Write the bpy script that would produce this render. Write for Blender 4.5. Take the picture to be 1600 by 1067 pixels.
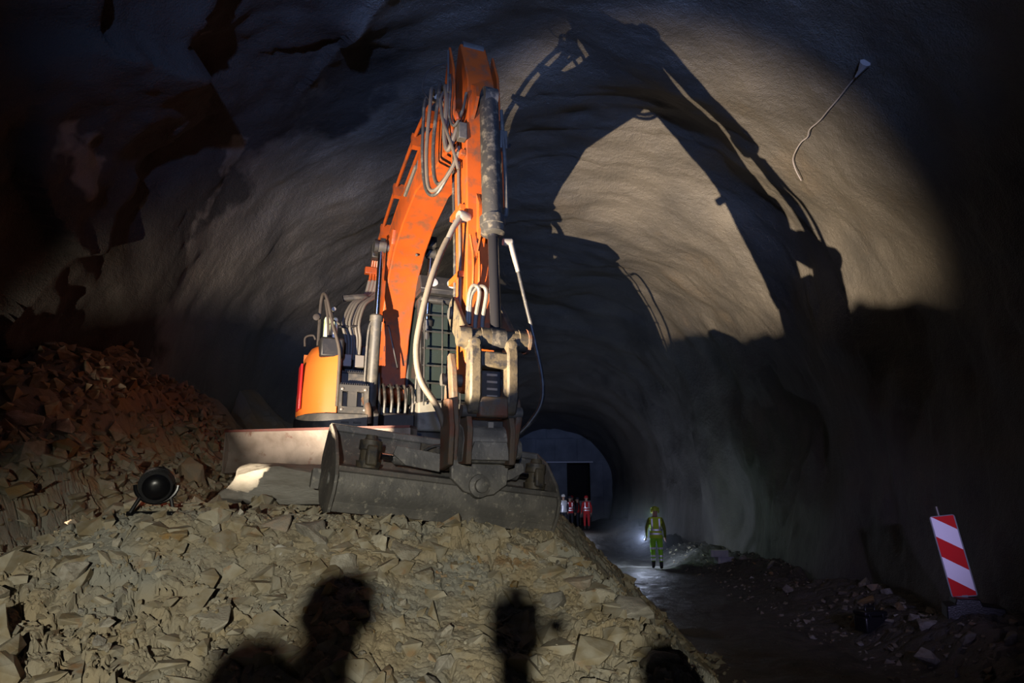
import bpy, bmesh, math, random
import numpy as np
from math import pi, sin, cos, radians, hypot, atan2
from mathutils import Vector, Matrix, Euler

for o in list(bpy.data.objects):
    bpy.data.objects.remove(o)
SC = bpy.context.scene
COL = SC.collection
R = radians

# ------------------------------------------------------------------ camera
cam_d = bpy.data.cameras.new('camera')
cam_d.sensor_width = 36.0
cam_d.lens = 24.0
cam_d.clip_end = 200
cam = bpy.data.objects.new('camera', cam_d)
COL.objects.link(cam)
cam.location = (0, 0, 1.8)
cam.rotation_euler = (R(90 + 13.3), 0, R(3.2))
SC.camera = cam

# ------------------------------------------------------------------ world, lights, exposure
w = bpy.data.worlds.new('underground')
SC.world = w
w.use_nodes = True
w.node_tree.nodes['Background'].inputs[0].default_value = (0.45, 0.55, 1.0, 1)
w.node_tree.nodes['Background'].inputs[1].default_value = 0.0003
SC.view_settings.view_transform = 'Standard'
SC.view_settings.look = 'None'
SC.view_settings.exposure = 0.0
SC.view_settings.gamma = 1.0
SC.view_settings.use_curve_mapping = False

def spot(name, loc, target, power, col, angle, blend=0.5, rad=0.05):
    d = bpy.data.lights.new(name, 'SPOT')
    d.energy = power; d.color = col; d.spot_size = R(angle); d.spot_blend = blend; d.shadow_soft_size = rad
    o = bpy.data.objects.new(name, d); COL.objects.link(o)
    o.location = loc
    o.rotation_euler = (Vector(target) - Vector(loc)).to_track_quat('-Z', 'Y').to_euler()
    return o
def point(name, loc, power, col, rad=0.05):
    d = bpy.data.lights.new(name, 'POINT')
    d.energy = power; d.color = col; d.shadow_soft_size = rad
    o = bpy.data.objects.new(name, d); COL.objects.link(o)
    o.location = loc
    return o

KEY = Vector((-4.6, 1.4, 0.95)); KEY_AIM = Vector((0.22, 9.43, 4.45)); SPILL_AIM = Vector((-3.94, 10.89, 4.04))     # warm floodlight low on the left, out of the picture
RED = Vector((-2.86, 4.92, 1.93)); RED_AIM = Vector((-5.0, 9.0, 2.9))    # small floodlight on the rubble, seen from behind; its red light is added
# the crew's tripod floodlight behind the camera, shining on the rubble
spot('tripod_floodlight', (0.25, -5.0, 2.25), (-1.75, 5.2, -0.45), 3300, (1.0, 0.955, 0.80), 42, 0.75, 0.045)
# cold work light further back in the tunnel
spot('cold_floodlight', (0.8, -9.0, 3.0), (-0.6, 10.0, 8.0), 12000, (0.30, 0.46, 1.0), 40, 1.0, 0.25)
# added cold fill from out of view, brightens the board, verge and worker
spot('cold_side_fill', (3.3, 1.5, 2.2), (4.0, 14.0, 1.35), 800, (0.56, 0.52, 1.0), 32, 1.0, 0.06)

# ------------------------------------------------------------------ numpy noise
def _h(ix, iy, iz, s):
    n = (ix.astype(np.int64) * 374761393 + iy.astype(np.int64) * 668265263 + iz.astype(np.int64) * 2147483647 + s * 974634777) & 0xFFFFFFFF
    n = ((n ^ (n >> 13)) * 1274126177) & 0xFFFFFFFF
    n = ((n ^ (n >> 16)) * 2246822519) & 0xFFFFFFFF
    n = n ^ (n >> 15)
    return (n & 0xFFFFFF) / float(0xFFFFFF)
def vnoise(x, y, z, s=0):
    ix, iy, iz = np.floor(x), np.floor(y), np.floor(z)
    fx, fy, fz = x - ix, y - iy, z - iz
    fx = fx * fx * (3 - 2 * fx); fy = fy * fy * (3 - 2 * fy); fz = fz * fz * (3 - 2 * fz)
    r = 0
    for dx in (0, 1):
        for dy in (0, 1):
            for dz in (0, 1):
                r = r + _h(ix + dx, iy + dy, iz + dz, s) * (fx if dx else 1 - fx) * (fy if dy else 1 - fy) * (fz if dz else 1 - fz)
    return r * 2 - 1
def fbm(x, y, z, s=0, o=4, g=0.5):
    a = 1.0; r = 0
    for i in range(o):
        r = r + a * vnoise(x, y, z, s + i * 17)
        x, y, z = x * 2.03 + 5.1, y * 2.03 + 1.7, z * 2.03 + 9.2
        a *= g
    return r
def cells(x, y, s):
    """2-D cellular pattern: (F1, F2, random, random, random, dx, dy)"""
    ix, iy = np.floor(x), np.floor(y)
    f1 = np.full(x.shape, 9.0); f2 = np.full(x.shape, 9.0)
    cx = np.zeros(x.shape); cy = np.zeros(x.shape); bx = np.zeros(x.shape); by = np.zeros(x.shape)
    z0 = np.zeros(x.shape)
    for dx in (-1, 0, 1):
        for dy in (-1, 0, 1):
            jx = ix + dx; jy = iy + dy
            px = jx + 0.1 + 0.8 * _h(jx, jy, z0, s); py = jy + 0.1 + 0.8 * _h(jx, jy, z0, s + 1)
            d = np.hypot(x - px, y - py)
            near = d < f1
            f2 = np.where(near, f1, np.minimum(f2, d))
            cx = np.where(near, jx, cx); cy = np.where(near, jy, cy)
            bx = np.where(near, x - px, bx); by = np.where(near, y - py, by)
            f1 = np.where(near, d, f1)
    return f1, f2, _h(cx, cy, z0, s + 2), _h(cx, cy, z0, s + 3), _h(cx, cy, z0, s + 4), bx, by
def sstep(a, b, x):
    t = np.clip((x - a) / (b - a), 0, 1)
    return t * t * (3 - 2 * t)

# ------------------------------------------------------------------ ground heights
PLAT = 1.72
def crest_y(x):
    return np.interp(x, [-7, -4.5, -3.2, -2.3, -1.2, 0, 1], [4.1, 4.4, 4.95, 5.25, 5.7, 6.1, 6.2])
def edge_x(y):
    return np.interp(y, [0, 2.4, 3.2, 3.9, 4.6, 5.3, 6.0, 7.0, 12, 16, 19], [0.2, 0.35, 0.50, 0.72, 0.74, 0.38, 0.02, -0.10, -0.05, -1.2, -4.0])
def pile_base(x, y):
    lo = 0.16 * vnoise(x * 0.9 + 3, y * 0.9, 0 * x, 5) + 0.07 * vnoise(x * 2.3, y * 2.3, 0 * x, 6)
    d = crest_y(x) - y
    front = PLAT - 0.09 * np.clip(x + 2.3, 0, 2.6) * sstep(8.2, 7.0, y) - 0.52 * np.where(d > 0, np.sqrt(d * d + 0.04) - 0.2, 0) + lo * sstep(-0.2, 0.9, d) - 0.06 * sstep(0, 1.5, d)
    e = edge_x(y) - x
    side = np.where(e > 0, 0, 1.0 * (np.sqrt(e * e + 0.02) - 0.14))
    ridge = 0.10 * sstep(0.8, 0, np.abs(e - 0.3)) * sstep(3.0, 4.0, y) * sstep(6.2, 5.4, y)
    left = np.maximum(0, (-3.75 - x)) * 0.78 * sstep(4.7, 6.6, y + 0.25 * lo * 6)
    left = left * (1 + 0.35 * vnoise(x * 1.3, y * 1.3, 0 * x, 8))
    back = np.maximum(0, y - 15.0) * 0.55
    # added low mound, out of view, shaped to block the lamp's lower rays
    rl = np.hypot(x + 4.6, y - 1.4); az = np.degrees(np.arctan2(x + 4.6, y - 1.4))
    top = 0.95 + 1.9 * np.interp(az, [-60, -8, -3, 4, 7, 20, 24, 80, 110], [0.42, 0.42, 0.33, 0.32, 0.195, 0.195, 0.285, 0.285, 0.0])
    body = front - side + ridge + left - back
    low = sstep(2, 6, az) * sstep(23, 17, az)
    body = body + low * np.minimum(0, 0.92 + 0.13 * rl - body) * sstep(7.6, 5.4, y)
    shade_bank = sstep(0.5, 0.0, np.abs(rl - 1.9)) * sstep(-75, -60, az) * sstep(110, 85, az)
    body = body + shade_bank * np.maximum(0, top - body)
    return body + (1.77 - body) * np.exp(-(((x + 2.86) / 0.45) ** 2 + ((y - 5.05) / 0.42) ** 2))
def floor_base(x, y):
    r = 0.05 * fbm(x * 0.7, y * 0.5, 0 * x, 31, 3)
    verge = sstep(3.7, 5.2, x - 0.05 * np.maximum(0, y - 8) * -1.0) * (0.42 + 0.22 * vnoise(x * 0.9, y * 0.9, 0 * x, 33))
    return r + verge * sstep(-2, 3, y) + 0.45 * sstep(24, 36, y)
def pile_detail(x, y):
    m = sstep(-0.35, 0.45, fbm(x * 0.8 + 2, y * 1.0, 0 * x, 41, 2) + 0.35 * sstep(-1.6, 0.2, x))
    wx = x + 0.05 * vnoise(x * 5, y * 5, 0 * x, 71); wy = y + 0.05 * vnoise(x * 5, y * 5, 0 * x, 72)
    out = 0
    for k, (sc, amp, crack, mm) in enumerate(((0.36, 0.095, 0.075, 0.35 + 0.65 * m), (0.15, 0.055, 0.055, 0.22 + 0.78 * m), (0.06, 0.020, 0.020, 0.4 + 0.6 * m))):
        f1, f2, r1, r2, r3, bx, by = cells(wx / sc + 13 * k, wy / sc * 1.15 + 7 * k, 50 + 10 * k)
        tilt = (r2 - 0.5) * bx + (r3 - 0.5) * by
        body = amp * (r1 - 0.5) + amp * 1.3 * tilt
        cr = crack * (1 - sstep(0.0, 0.13, f2 - f1)) * (0.3 + r3)
        out = out + (body - cr) * mm
    out = out + 0.010 * fbm(x * 14, y * 14, 0 * x, 61, 4, 0.55)
    return out
def pile_h(x, y):
    return pile_base(x, y) + pile_detail(x, y) * (0.25 + 0.75 * sstep(2.4, 3.2, y))
def hgt(x, y):
    a = np.array([float(x)]); b = np.array([float(y)])
    return float(np.maximum(pile_h(a, b), floor_base(a, b))[0])
# END_TERRAIN

# ------------------------------------------------------------------ materials
def nd(nt, t, **kw):
    n = nt.nodes.new(t)
    for k, v in kw.items():
        setattr(n, k, v)
    return n
def mat(name, col, rough=0.6, metal=0.0, col2=None, scale=6.0, bump=0.0, bscale=40.0, contrast=(0.35, 0.65), spec=0.5, detail=6.0, dirt=None, dscale=3.0, dcon=(0.5, 0.7), emit=None, estr=0.0, trans=0.0, rnd=0.0, dist=0.01, bscale2=None, bump2=0.0, dist2=0.03, r2=None):
    m = bpy.data.materials.new(name); m.use_nodes = True
    nt = m.node_tree; b = nt.nodes['Principled BSDF']
    b.inputs['Roughness'].default_value = rough; b.inputs['Metallic'].default_value = metal
    b.inputs['Specular IOR Level'].default_value = spec
    tc = nd(nt, 'ShaderNodeTexCoord')
    src = tc.outputs['Object']
    base = None
    if col2 is not None:
        nz = nd(nt, 'ShaderNodeTexNoise'); nz.inputs['Scale'].default_value = scale; nz.inputs['Detail'].default_value = detail
        nt.links.new(src, nz.inputs['Vector'])
        mr = nd(nt, 'ShaderNodeMapRange'); mr.inputs[1].default_value = contrast[0]; mr.inputs[2].default_value = contrast[1]
        nt.links.new(nz.outputs[0], mr.inputs[0])
        mx = nd(nt, 'ShaderNodeMix', data_type='RGBA')
        mx.inputs[6].default_value = (*col, 1); mx.inputs[7].default_value = (*col2, 1)
        nt.links.new(mr.outputs[0], mx.inputs[0]); base = mx.outputs[2]
        if r2 is not None:
            m2 = nd(nt, 'ShaderNodeMapRange'); m2.inputs[3].default_value = rough; m2.inputs[4].default_value = r2
            nt.links.new(mr.outputs[0], m2.inputs[0]); nt.links.new(m2.outputs[0], b.inputs['Roughness'])
    if dirt is not None:
        nz = nd(nt, 'ShaderNodeTexNoise'); nz.inputs['Scale'].default_value = dscale; nz.inputs['Detail'].default_value = 8
        nz.inputs['Roughness'].default_value = 0.65
        nt.links.new(src, nz.inputs['Vector'])
        mr = nd(nt, 'ShaderNodeMapRange'); mr.inputs[1].default_value = dcon[0]; mr.inputs[2].default_value = dcon[1]
        nt.links.new(nz.outputs[0], mr.inputs[0])
        mx = nd(nt, 'ShaderNodeMix', data_type='RGBA')
        if base is None: mx.inputs[6].default_value = (*col, 1)
        else: nt.links.new(base, mx.inputs[6])
        mx.inputs[7].default_value = (*dirt, 1)
        nt.links.new(mr.outputs[0], mx.inputs[0]); base = mx.outputs[2]
    if rnd > 0:
        oi = nd(nt, 'ShaderNodeObjectInfo')
        mr = nd(nt, 'ShaderNodeMapRange'); mr.inputs[3].default_value = 1 - rnd; mr.inputs[4].default_value = 1 + rnd
        nt.links.new(oi.outputs['Random'], mr.inputs[0])
        hs = nd(nt, 'ShaderNodeHueSaturation')
        nt.links.new(mr.outputs[0], hs.inputs['Value'])
        m3 = nd(nt, 'ShaderNodeMapRange'); m3.inputs[3].default_value = 1.25; m3.inputs[4].default_value = 0.55
        wn = nd(nt, 'ShaderNodeTexWhiteNoise', noise_dimensions='1D'); nt.links.new(oi.outputs['Random'], wn.inputs['W'])
        nt.links.new(wn.outputs[0], m3.inputs[0]); nt.links.new(m3.outputs[0], hs.inputs['Saturation'])
        if base is None: hs.inputs['Color'].default_value = (*col, 1)
        else: nt.links.new(base, hs.inputs['Color'])
        base = hs.outputs[0]
    if base is None: b.inputs['Base Color'].default_value = (*col, 1)
    else: nt.links.new(base, b.inputs['Base Color'])
    nrm = None
    for bs, bm_, ds in ((bscale2, bump2, dist2), (bscale, bump, dist)):
        if bs and bm_ > 0:
            nz = nd(nt, 'ShaderNodeTexNoise'); nz.inputs['Scale'].default_value = bs; nz.inputs['Detail'].default_value = 5
            nt.links.new(src, nz.inputs['Vector'])
            bp = nd(nt, 'ShaderNodeBump'); bp.inputs['Strength'].default_value = bm_; bp.inputs['Distance'].default_value = ds
            nt.links.new(nz.outputs[0], bp.inputs['Height'])
            if nrm is not None: nt.links.new(nrm, bp.inputs['Normal'])
            nrm = bp.outputs[0]
    if nrm is not None: nt.links.new(nrm, b.inputs['Normal'])
    if emit is not None:
        b.inputs['Emission Color'].default_value = (*emit, 1); b.inputs['Emission Strength'].default_value = estr
    if trans > 0:
        b.inputs['Transmission Weight'].default_value = trans; b.inputs['IOR'].default_value = 1.05
    return m

MT = {}
MT['shotcrete'] = mat('shotcrete', (0.125, 0.112, 0.096), 0.50, col2=(0.070, 0.065, 0.060), scale=0.9, contrast=(0.3, 0.7), dirt=(0.15, 0.12, 0.088), dscale=0.45, dcon=(0.55, 0.78), bump=0.9, bscale=55, dist=0.02, bscale2=11, bump2=0.5, dist2=0.05, spec=0.55)
def rock_side(m):
    nt = m.node_tree; b = nt.nodes['Principled BSDF']; old = b.inputs['Base Color'].links[0].from_socket
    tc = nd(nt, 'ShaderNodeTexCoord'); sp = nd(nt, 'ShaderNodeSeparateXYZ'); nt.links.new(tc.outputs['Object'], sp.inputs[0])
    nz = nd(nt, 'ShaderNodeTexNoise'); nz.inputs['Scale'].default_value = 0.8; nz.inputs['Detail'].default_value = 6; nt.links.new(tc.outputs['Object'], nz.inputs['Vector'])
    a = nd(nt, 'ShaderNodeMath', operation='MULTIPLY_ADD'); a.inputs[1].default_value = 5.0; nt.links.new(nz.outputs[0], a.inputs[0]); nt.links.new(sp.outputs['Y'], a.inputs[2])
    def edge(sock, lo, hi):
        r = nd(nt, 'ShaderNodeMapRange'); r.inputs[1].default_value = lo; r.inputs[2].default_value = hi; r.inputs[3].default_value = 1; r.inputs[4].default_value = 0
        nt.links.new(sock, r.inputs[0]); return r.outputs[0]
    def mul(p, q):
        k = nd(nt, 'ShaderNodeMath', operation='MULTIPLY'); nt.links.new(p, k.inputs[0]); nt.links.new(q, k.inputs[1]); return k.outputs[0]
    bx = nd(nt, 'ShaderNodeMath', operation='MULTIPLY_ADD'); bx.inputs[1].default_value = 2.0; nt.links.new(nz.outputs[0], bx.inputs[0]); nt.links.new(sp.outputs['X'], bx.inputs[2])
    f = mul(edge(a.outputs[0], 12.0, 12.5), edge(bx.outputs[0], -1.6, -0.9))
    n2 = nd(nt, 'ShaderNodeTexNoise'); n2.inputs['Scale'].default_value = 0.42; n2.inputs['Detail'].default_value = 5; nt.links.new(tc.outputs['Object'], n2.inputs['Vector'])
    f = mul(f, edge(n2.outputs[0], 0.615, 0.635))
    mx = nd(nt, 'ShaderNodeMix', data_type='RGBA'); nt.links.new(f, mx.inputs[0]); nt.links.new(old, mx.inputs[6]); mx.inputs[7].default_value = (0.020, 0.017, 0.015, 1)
    nt.links.new(mx.outputs[2], b.inputs['Base Color'])
    rr = nd(nt, 'ShaderNodeMapRange'); rr.inputs[3].default_value = 0.5; rr.inputs[4].default_value = 0.9; nt.links.new(f, rr.inputs[0]); nt.links.new(rr.outputs[0], b.inputs['Roughness'])
rock_side(MT['shotcrete'])
MT['clay'] = mat('rubble_clay', (0.235, 0.195, 0.125), 0.9, col2=(0.19, 0.185, 0.155), scale=1.6, contrast=(0.40, 0.60), dirt=(0.20, 0.115, 0.05), dscale=1.3, dcon=(0.60, 0.74), bump=0.6, bscale=90, dist=0.006, bscale2=22, bump2=0.4, dist2=0.015, spec=0.2)
MT['road'] = mat('wet_gravel_road', (0.05, 0.047, 0.042), 0.42, col2=(0.085, 0.08, 0.07), scale=3.0, bump=0.8, bscale=38, dist=0.02, bscale2=9, bump2=0.5, dist2=0.05, spec=0.5, r2=0.7)
MT['rock'] = mat('rock', (0.27, 0.25, 0.20), 0.85, col2=(0.19, 0.165, 0.12), scale=4.0, contrast=(0.4, 0.62), bump=0.55, bscale=30, dist=0.012, bscale2=7, bump2=0.4, dist2=0.03, rnd=0.30, spec=0.25)
MT['rock_pale'] = mat('pale_rock', (0.33, 0.305, 0.245), 0.85, col2=(0.23, 0.205, 0.15), scale=3.0, contrast=(0.45, 0.7), bump=0.5, bscale=30, dist=0.01, bscale2=7, bump2=0.4, dist2=0.02, rnd=0.15, spec=0.25)
MT['rock_brown'] = mat('ochre_rock', (0.25, 0.17, 0.09), 0.88, col2=(0.20, 0.17, 0.12), scale=3.0, contrast=(0.4, 0.65), bump=0.5, bscale=30, dist=0.01, bscale2=7, bump2=0.4, dist2=0.02, rnd=0.2, spec=0.2)
MT['concrete'] = mat('far_concrete', (0.20, 0.21, 0.23), 0.8, col2=(0.13, 0.14, 0.16), scale=1.2, bump=0.3, bscale=15)
MT['dark_gap'] = mat('dark_opening', (0.02, 0.014, 0.014), 0.9)
MT['orange'] = mat('orange_paint', (0.29, 0.052, 0.006), 0.42, col2=(0.23, 0.041, 0.005), scale=3, dirt=(0.085, 0.045, 0.025), dscale=6.0, dcon=(0.50, 0.70), bump=0.15, bscale=60, dist=0.004)
MT['orange_clean_lit'] = mat('orange_panel_lit', (0.62, 0.16, 0.025), 0.38, dirt=(0.42, 0.18, 0.06), dscale=4.0, dcon=(0.58, 0.8))  # panel paint raised in colour for the strong lamp light falling there
MT['darkgrey'] = mat('dark_grey_paint', (0.040, 0.039, 0.037), 0.55, dirt=(0.10, 0.088, 0.07), dscale=6.0, dcon=(0.5, 0.72), bump=0.2, bscale=50, dist=0.004)
MT['black'] = mat('black_paint', (0.014, 0.014, 0.015), 0.5, dirt=(0.05, 0.045, 0.04), dscale=6, dcon=(0.52, 0.75))
MT['barrel'] = mat('muddy_cylinder', (0.022, 0.021, 0.02), 0.6, dirt=(0.115, 0.10, 0.075), dscale=14, dcon=(0.50, 0.68), bump=0.4, bscale=50, dist=0.005)
MT['rod'] = mat('chrome_rod', (0.42, 0.42, 0.45), 0.16, 1.0)
MT['darkrod'] = mat('oiled_rod', (0.05, 0.05, 0.06), 0.22, 0.8)
MT['steel'] = mat('worn_bucket_steel', (0.090, 0.086, 0.080), 0.6, 0.25, col2=(0.15, 0.14, 0.125), scale=4, contrast=(0.42, 0.62), dirt=(0.25, 0.23, 0.19), dscale=20, dcon=(0.56, 0.68), bump=0.5, bscale=35, dist=0.008)
MT['rust'] = mat('rusty_steel', (0.075, 0.050, 0.030), 0.7, 0.1, col2=(0.095, 0.034, 0.017), scale=7, contrast=(0.45, 0.65), dirt=(0.055, 0.05, 0.045), dscale=11, dcon=(0.5, 0.66), bump=0.5, bscale=35, dist=0.008)
MT['link'] = mat('greasy_link_steel', (0.050, 0.040, 0.025), 0.6, 0.1, col2=(0.085, 0.068, 0.042), scale=8, dirt=(0.022, 0.02, 0.02), dscale=12, dcon=(0.50, 0.62), bump=0.4, bscale=40, dist=0.006)
MT['bladesteel'] = mat('dozer_blade_steel', (0.24, 0.205, 0.18), 0.6, 0.2, col2=(0.15, 0.12, 0.10), scale=5, contrast=(0.4, 0.7), dirt=(0.12, 0.05, 0.035), dscale=7, dcon=(0.6, 0.75), bump=0.3, bscale=30)
MT['rubber'] = mat('rubber_hose', (0.02, 0.02, 0.02), 0.5, dirt=(0.09, 0.08, 0.065), dscale=14, dcon=(0.5, 0.7))
MT['greyhose'] = mat('dusty_grey_hose', (0.065, 0.053, 0.042), 0.7, dirt=(0.045, 0.037, 0.028), dscale=12, dcon=(0.5, 0.7))
MT['whitehose'] = mat('dusty_pale_hose', (0.10, 0.09, 0.075), 0.6, dirt=(0.06, 0.053, 0.042), dscale=12, dcon=(0.55, 0.75))
MT['fitting'] = mat('zinc_fitting', (0.24, 0.22, 0.19), 0.45, 0.5)
MT['glass'] = mat('cab_glass', (0.10, 0.14, 0.14), 0.06, spec=0.6, trans=0.85)
MT['seat'] = mat('seat_fabric', (0.05, 0.05, 0.055), 0.9)
MT['lamp_lens'] = mat('unlit_lens', (0.35, 0.35, 0.36), 0.2)
MT['red_reflection'] = mat('red_reflection', (0.45, 0.02, 0.02), 0.3)
MT['hivis'] = mat('hivis_yellow_green', (0.34, 0.80, 0.04), 0.75, col2=(0.26, 0.66, 0.03), scale=6)
MT['hivis_vest'] = mat('hivis_vest_yellow', (0.62, 0.85, 0.05), 0.75, col2=(0.5, 0.75, 0.04), scale=6)
MT['reflective'] = mat('reflective_band', (0.85, 0.86, 0.92), 0.45, 0.6)
MT['redvest'] = mat('red_vest', (0.50, 0.02, 0.025), 0.8)
MT['navy'] = mat('dark_clothes', (0.02, 0.022, 0.035), 0.85)
MT['boot'] = mat('black_boot', (0.015, 0.015, 0.015), 0.6)
MT['skin'] = mat('skin', (0.45, 0.27, 0.19), 0.6)
MT['helmet'] = mat('helmet_yellow', (0.45, 0.55, 0.05), 0.4)
MT['whitehelmet'] = mat('helmet_white', (0.75, 0.74, 0.70), 0.4)
MT['floodblack'] = mat('floodlight_black', (0.004, 0.004, 0.005), 0.28, spec=0.2)
MT['lens_on'] = mat('lit_lens', (0.9, 0.85, 0.7), 0.4, emit=(1.0, 0.80, 0.55), estr=6)
MT['torch_on'] = mat('torch_lens', (0.9, 0.9, 1.0), 0.4, emit=(0.75, 0.82, 1.0), estr=60)
MT['signgrey'] = mat('sign_back', (0.28, 0.29, 0.31), 0.5)
MT['plastic_black'] = mat('recycled_plastic', (0.013, 0.013, 0.014), 0.35, bump=0.3, bscale=60)
MT['cable'] = mat('pale_cable', (0.34, 0.31, 0.31), 0.6)
MT['block'] = mat('pale_block', (0.45, 0.46, 0.45), 0.8, col2=(0.35, 0.36, 0.36), scale=5)

def mk_sign_mat():
    m = bpy.data.materials.new('red_white_chevron_foil'); m.use_nodes = True
    nt = m.node_tree; b = nt.nodes['Principled BSDF']
    b.inputs['Roughness'].default_value = 0.6; b.inputs['Metallic'].default_value = 0.6
    tc = nd(nt, 'ShaderNodeTexCoord'); sp = nd(nt, 'ShaderNodeSeparateXYZ')
    nt.links.new(tc.outputs['Object'], sp.inputs[0])
    a = nd(nt, 'ShaderNodeMath', operation='MULTIPLY'); a.inputs[1].default_value = 0.72
    nt.links.new(sp.outputs['X'], a.inputs[0])
    s = nd(nt, 'ShaderNodeMath', operation='ADD'); nt.links.new(sp.outputs['Z'], s.inputs[0]); nt.links.new(a.outputs[0], s.inputs[1])
    f = nd(nt, 'ShaderNodeMath', operation='MULTIPLY_ADD'); f.inputs[1].default_value = 1 / 0.48; f.inputs[2].default_value = 0.194
    nt.links.new(s.outputs[0], f.inputs[0])
    fr = nd(nt, 'ShaderNodeMath', operation='FRACT'); nt.links.new(f.outputs[0], fr.inputs[0])
    g = nd(nt, 'ShaderNodeMath', operation='GREATER_THAN'); g.inputs[1].default_value = 0.5
    nt.links.new(fr.outputs[0], g.inputs[0])
    mx = nd(nt, 'ShaderNodeMix', data_type='RGBA'); mx.inputs[6].default_value = (0.62, 0.012, 0.012, 1); mx.inputs[7].default_value = (0.86, 0.80, 0.86, 1)
    nt.links.new(g.outputs[0], mx.inputs[0]); nt.links.new(mx.outputs[2], b.inputs['Base Color'])
    return m
MT['sign'] = mk_sign_mat()

# ------------------------------------------------------------------ object helpers
def tag(o, label=None, cat=None, group=None, kind=None):
    if label: o['label'] = label
    if cat: o['category'] = cat
    if group: o['group'] = group
    if kind: o['kind'] = kind
    return o
def link_mesh(name, me, material=None, parent=None):
    o = bpy.data.objects.new(name, me); COL.objects.link(o)
    if material is not None and not me.materials: me.materials.append(MT[material] if isinstance(material, str) else material)
    if parent is not None: o.parent = parent
    return o
def empty(name, loc, rz=0.0, label=None, cat=None, group=None):
    o = bpy.data.objects.new(name, None); COL.objects.link(o)
    o.location = loc; o.rotation_euler = (0, 0, rz); o.empty_display_size = 0.1
    return tag(o, label, cat, group)
def grid_mesh(name, X, Y, Z, smooth=True):
    ny, nx = X.shape
    V = np.stack([X, Y, Z], -1).reshape(-1, 3).astype(np.float32)
    i = np.arange(ny * nx).reshape(ny, nx)
    F = np.stack([i[:-1, :-1], i[:-1, 1:], i[1:, 1:], i[1:, :-1]], -1).reshape(-1, 4).astype(np.int32)
    me = bpy.data.meshes.new(name)
    me.vertices.add(len(V)); me.vertices.foreach_set('co', V.ravel())
    me.loops.add(F.size); me.loops.foreach_set('vertex_index', F.ravel())
    me.polygons.add(len(F)); me.polygons.foreach_set('loop_start', np.arange(0, F.size, 4, dtype=np.int32))
    me.polygons.foreach_set('use_smooth', np.full(len(F), smooth))
    me.update(calc_edges=True)
    return me

class MB:
    def __init__(s): s.v = []; s.f = []
    def add(s, V, F):
        k = len(s.v); s.v += [tuple(p) for p in V]; s.f += [tuple(k + i for i in f) for f in F]; return s
    def box(s, a, b, rot=None, c=None):
        x0, y0, z0 = a; x1, y1, z1 = b
        V = [Vector(p) for p in ((x0, y0, z0), (x1, y0, z0), (x1, y1, z0), (x0, y1, z0), (x0, y0, z1), (x1, y0, z1), (x1, y1, z1), (x0, y1, z1))]
        if rot is not None:
            c = Vector(c) if c else sum(V, Vector()) / 8
            M = Euler(rot).to_matrix(); V = [M @ (p - c) + c for p in V]
        return s.add(V, [(0, 3, 2, 1), (4, 5, 6, 7), (0, 1, 5, 4), (1, 2, 6, 5), (2, 3, 7, 6), (3, 0, 4, 7)])
    def prism(s, prof, y0, y1, axis='y'):
        """closed profile extruded; axis y: profile (x,z); axis x: profile (y,z); axis z: profile (x,y)"""
        n = len(prof)
        def p3(p, t):
            return (p[0], t, p[1]) if axis == 'y' else ((t, p[0], p[1]) if axis == 'x' else (p[0], p[1], t))
        V = [p3(p, y0) for p in prof] + [p3(p, y1) for p in prof]
        F = [tuple(range(n)), tuple(range(2 * n - 1, n - 1, -1))] + [((i + 1) % n, i, n + i, n + (i + 1) % n) for i in range(n)]
        return s.add(V, F)
    def loft(s, rings, cap=True):
        n = len(rings[0]); V = [p for r in rings for p in r]; F = []
        for k in range(len(rings) - 1):
            for i in range(n):
                j = (i + 1) % n
                F.append((k * n + i, k * n + j, (k + 1) * n + j, (k + 1) * n + i))
        if cap: F += [tuple(range(n - 1, -1, -1)), tuple((len(rings) - 1) * n + i for i in range(n))]
        return s.add(V, F)
    def tube(s, pts, r, n=8, smooth=0, cap=True):
        pts = [Vector(p) for p in pts]
        if smooth: pts = spline(pts, smooth)
        rr = r if isinstance(r, (list, tuple)) else [r] * len(pts)
        rings = []; up = None
        for i, p in enumerate(pts):
            t = (pts[min(i + 1, len(pts) - 1)] - pts[max(i - 1, 0)])
            t = t.normalized() if t.length > 1e-9 else Vector((0, 0, 1))
            if up is None:
                up = Vector((0, 0, 1)) if abs(t.z) < 0.9 else Vector((1, 0, 0))
            a = (up - t * up.dot(t))
            if a.length < 1e-6: a = t.orthogonal()
            a.normalize(); b = t.cross(a); up = a
            rings.append([p + (a * cos(2 * pi * k / n) + b * sin(2 * pi * k / n)) * rr[i] for k in range(n)])
        return s.loft(rings, cap)
    def cyl(s, a, b, r, n=16): return s.tube([a, b], r, n)
    def lathe(s, c, axis, prof, n=20):
        """prof: (distance along axis, radius)"""
        c = Vector(c); ax = Vector(axis).normalized(); a = ax.orthogonal().normalized(); b = ax.cross(a)
        rings = [[c + ax * h + (a * cos(2 * pi * k / n) + b * sin(2 * pi * k / n)) * max(r, 1e-4) for k in range(n)] for h, r in prof]
        return s.loft(rings)
    def mesh(s, name, smooth=None):
        me = bpy.data.meshes.new(name); me.from_pydata(s.v, [], s.f); me.update()
        bm = bmesh.new(); bm.from_mesh(me); bmesh.ops.recalc_face_normals(bm, faces=bm.faces); bm.to_mesh(me); bm.free()
        if smooth:
            me.polygons.foreach_set('use_smooth', [True] * len(me.polygons)); me.set_sharp_from_angle(angle=R(smooth))
        return me
    def build(s, name, material, parent=None, smooth=38, bevel=0.0):
        o = link_mesh(name, s.mesh(name, smooth), material, parent)
        if bevel > 0:
            md = o.modifiers.new('bevel', 'BEVEL'); md.width = bevel; md.segments = 2; md.limit_method = 'ANGLE'; md.angle_limit = R(35)
        return o
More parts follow.
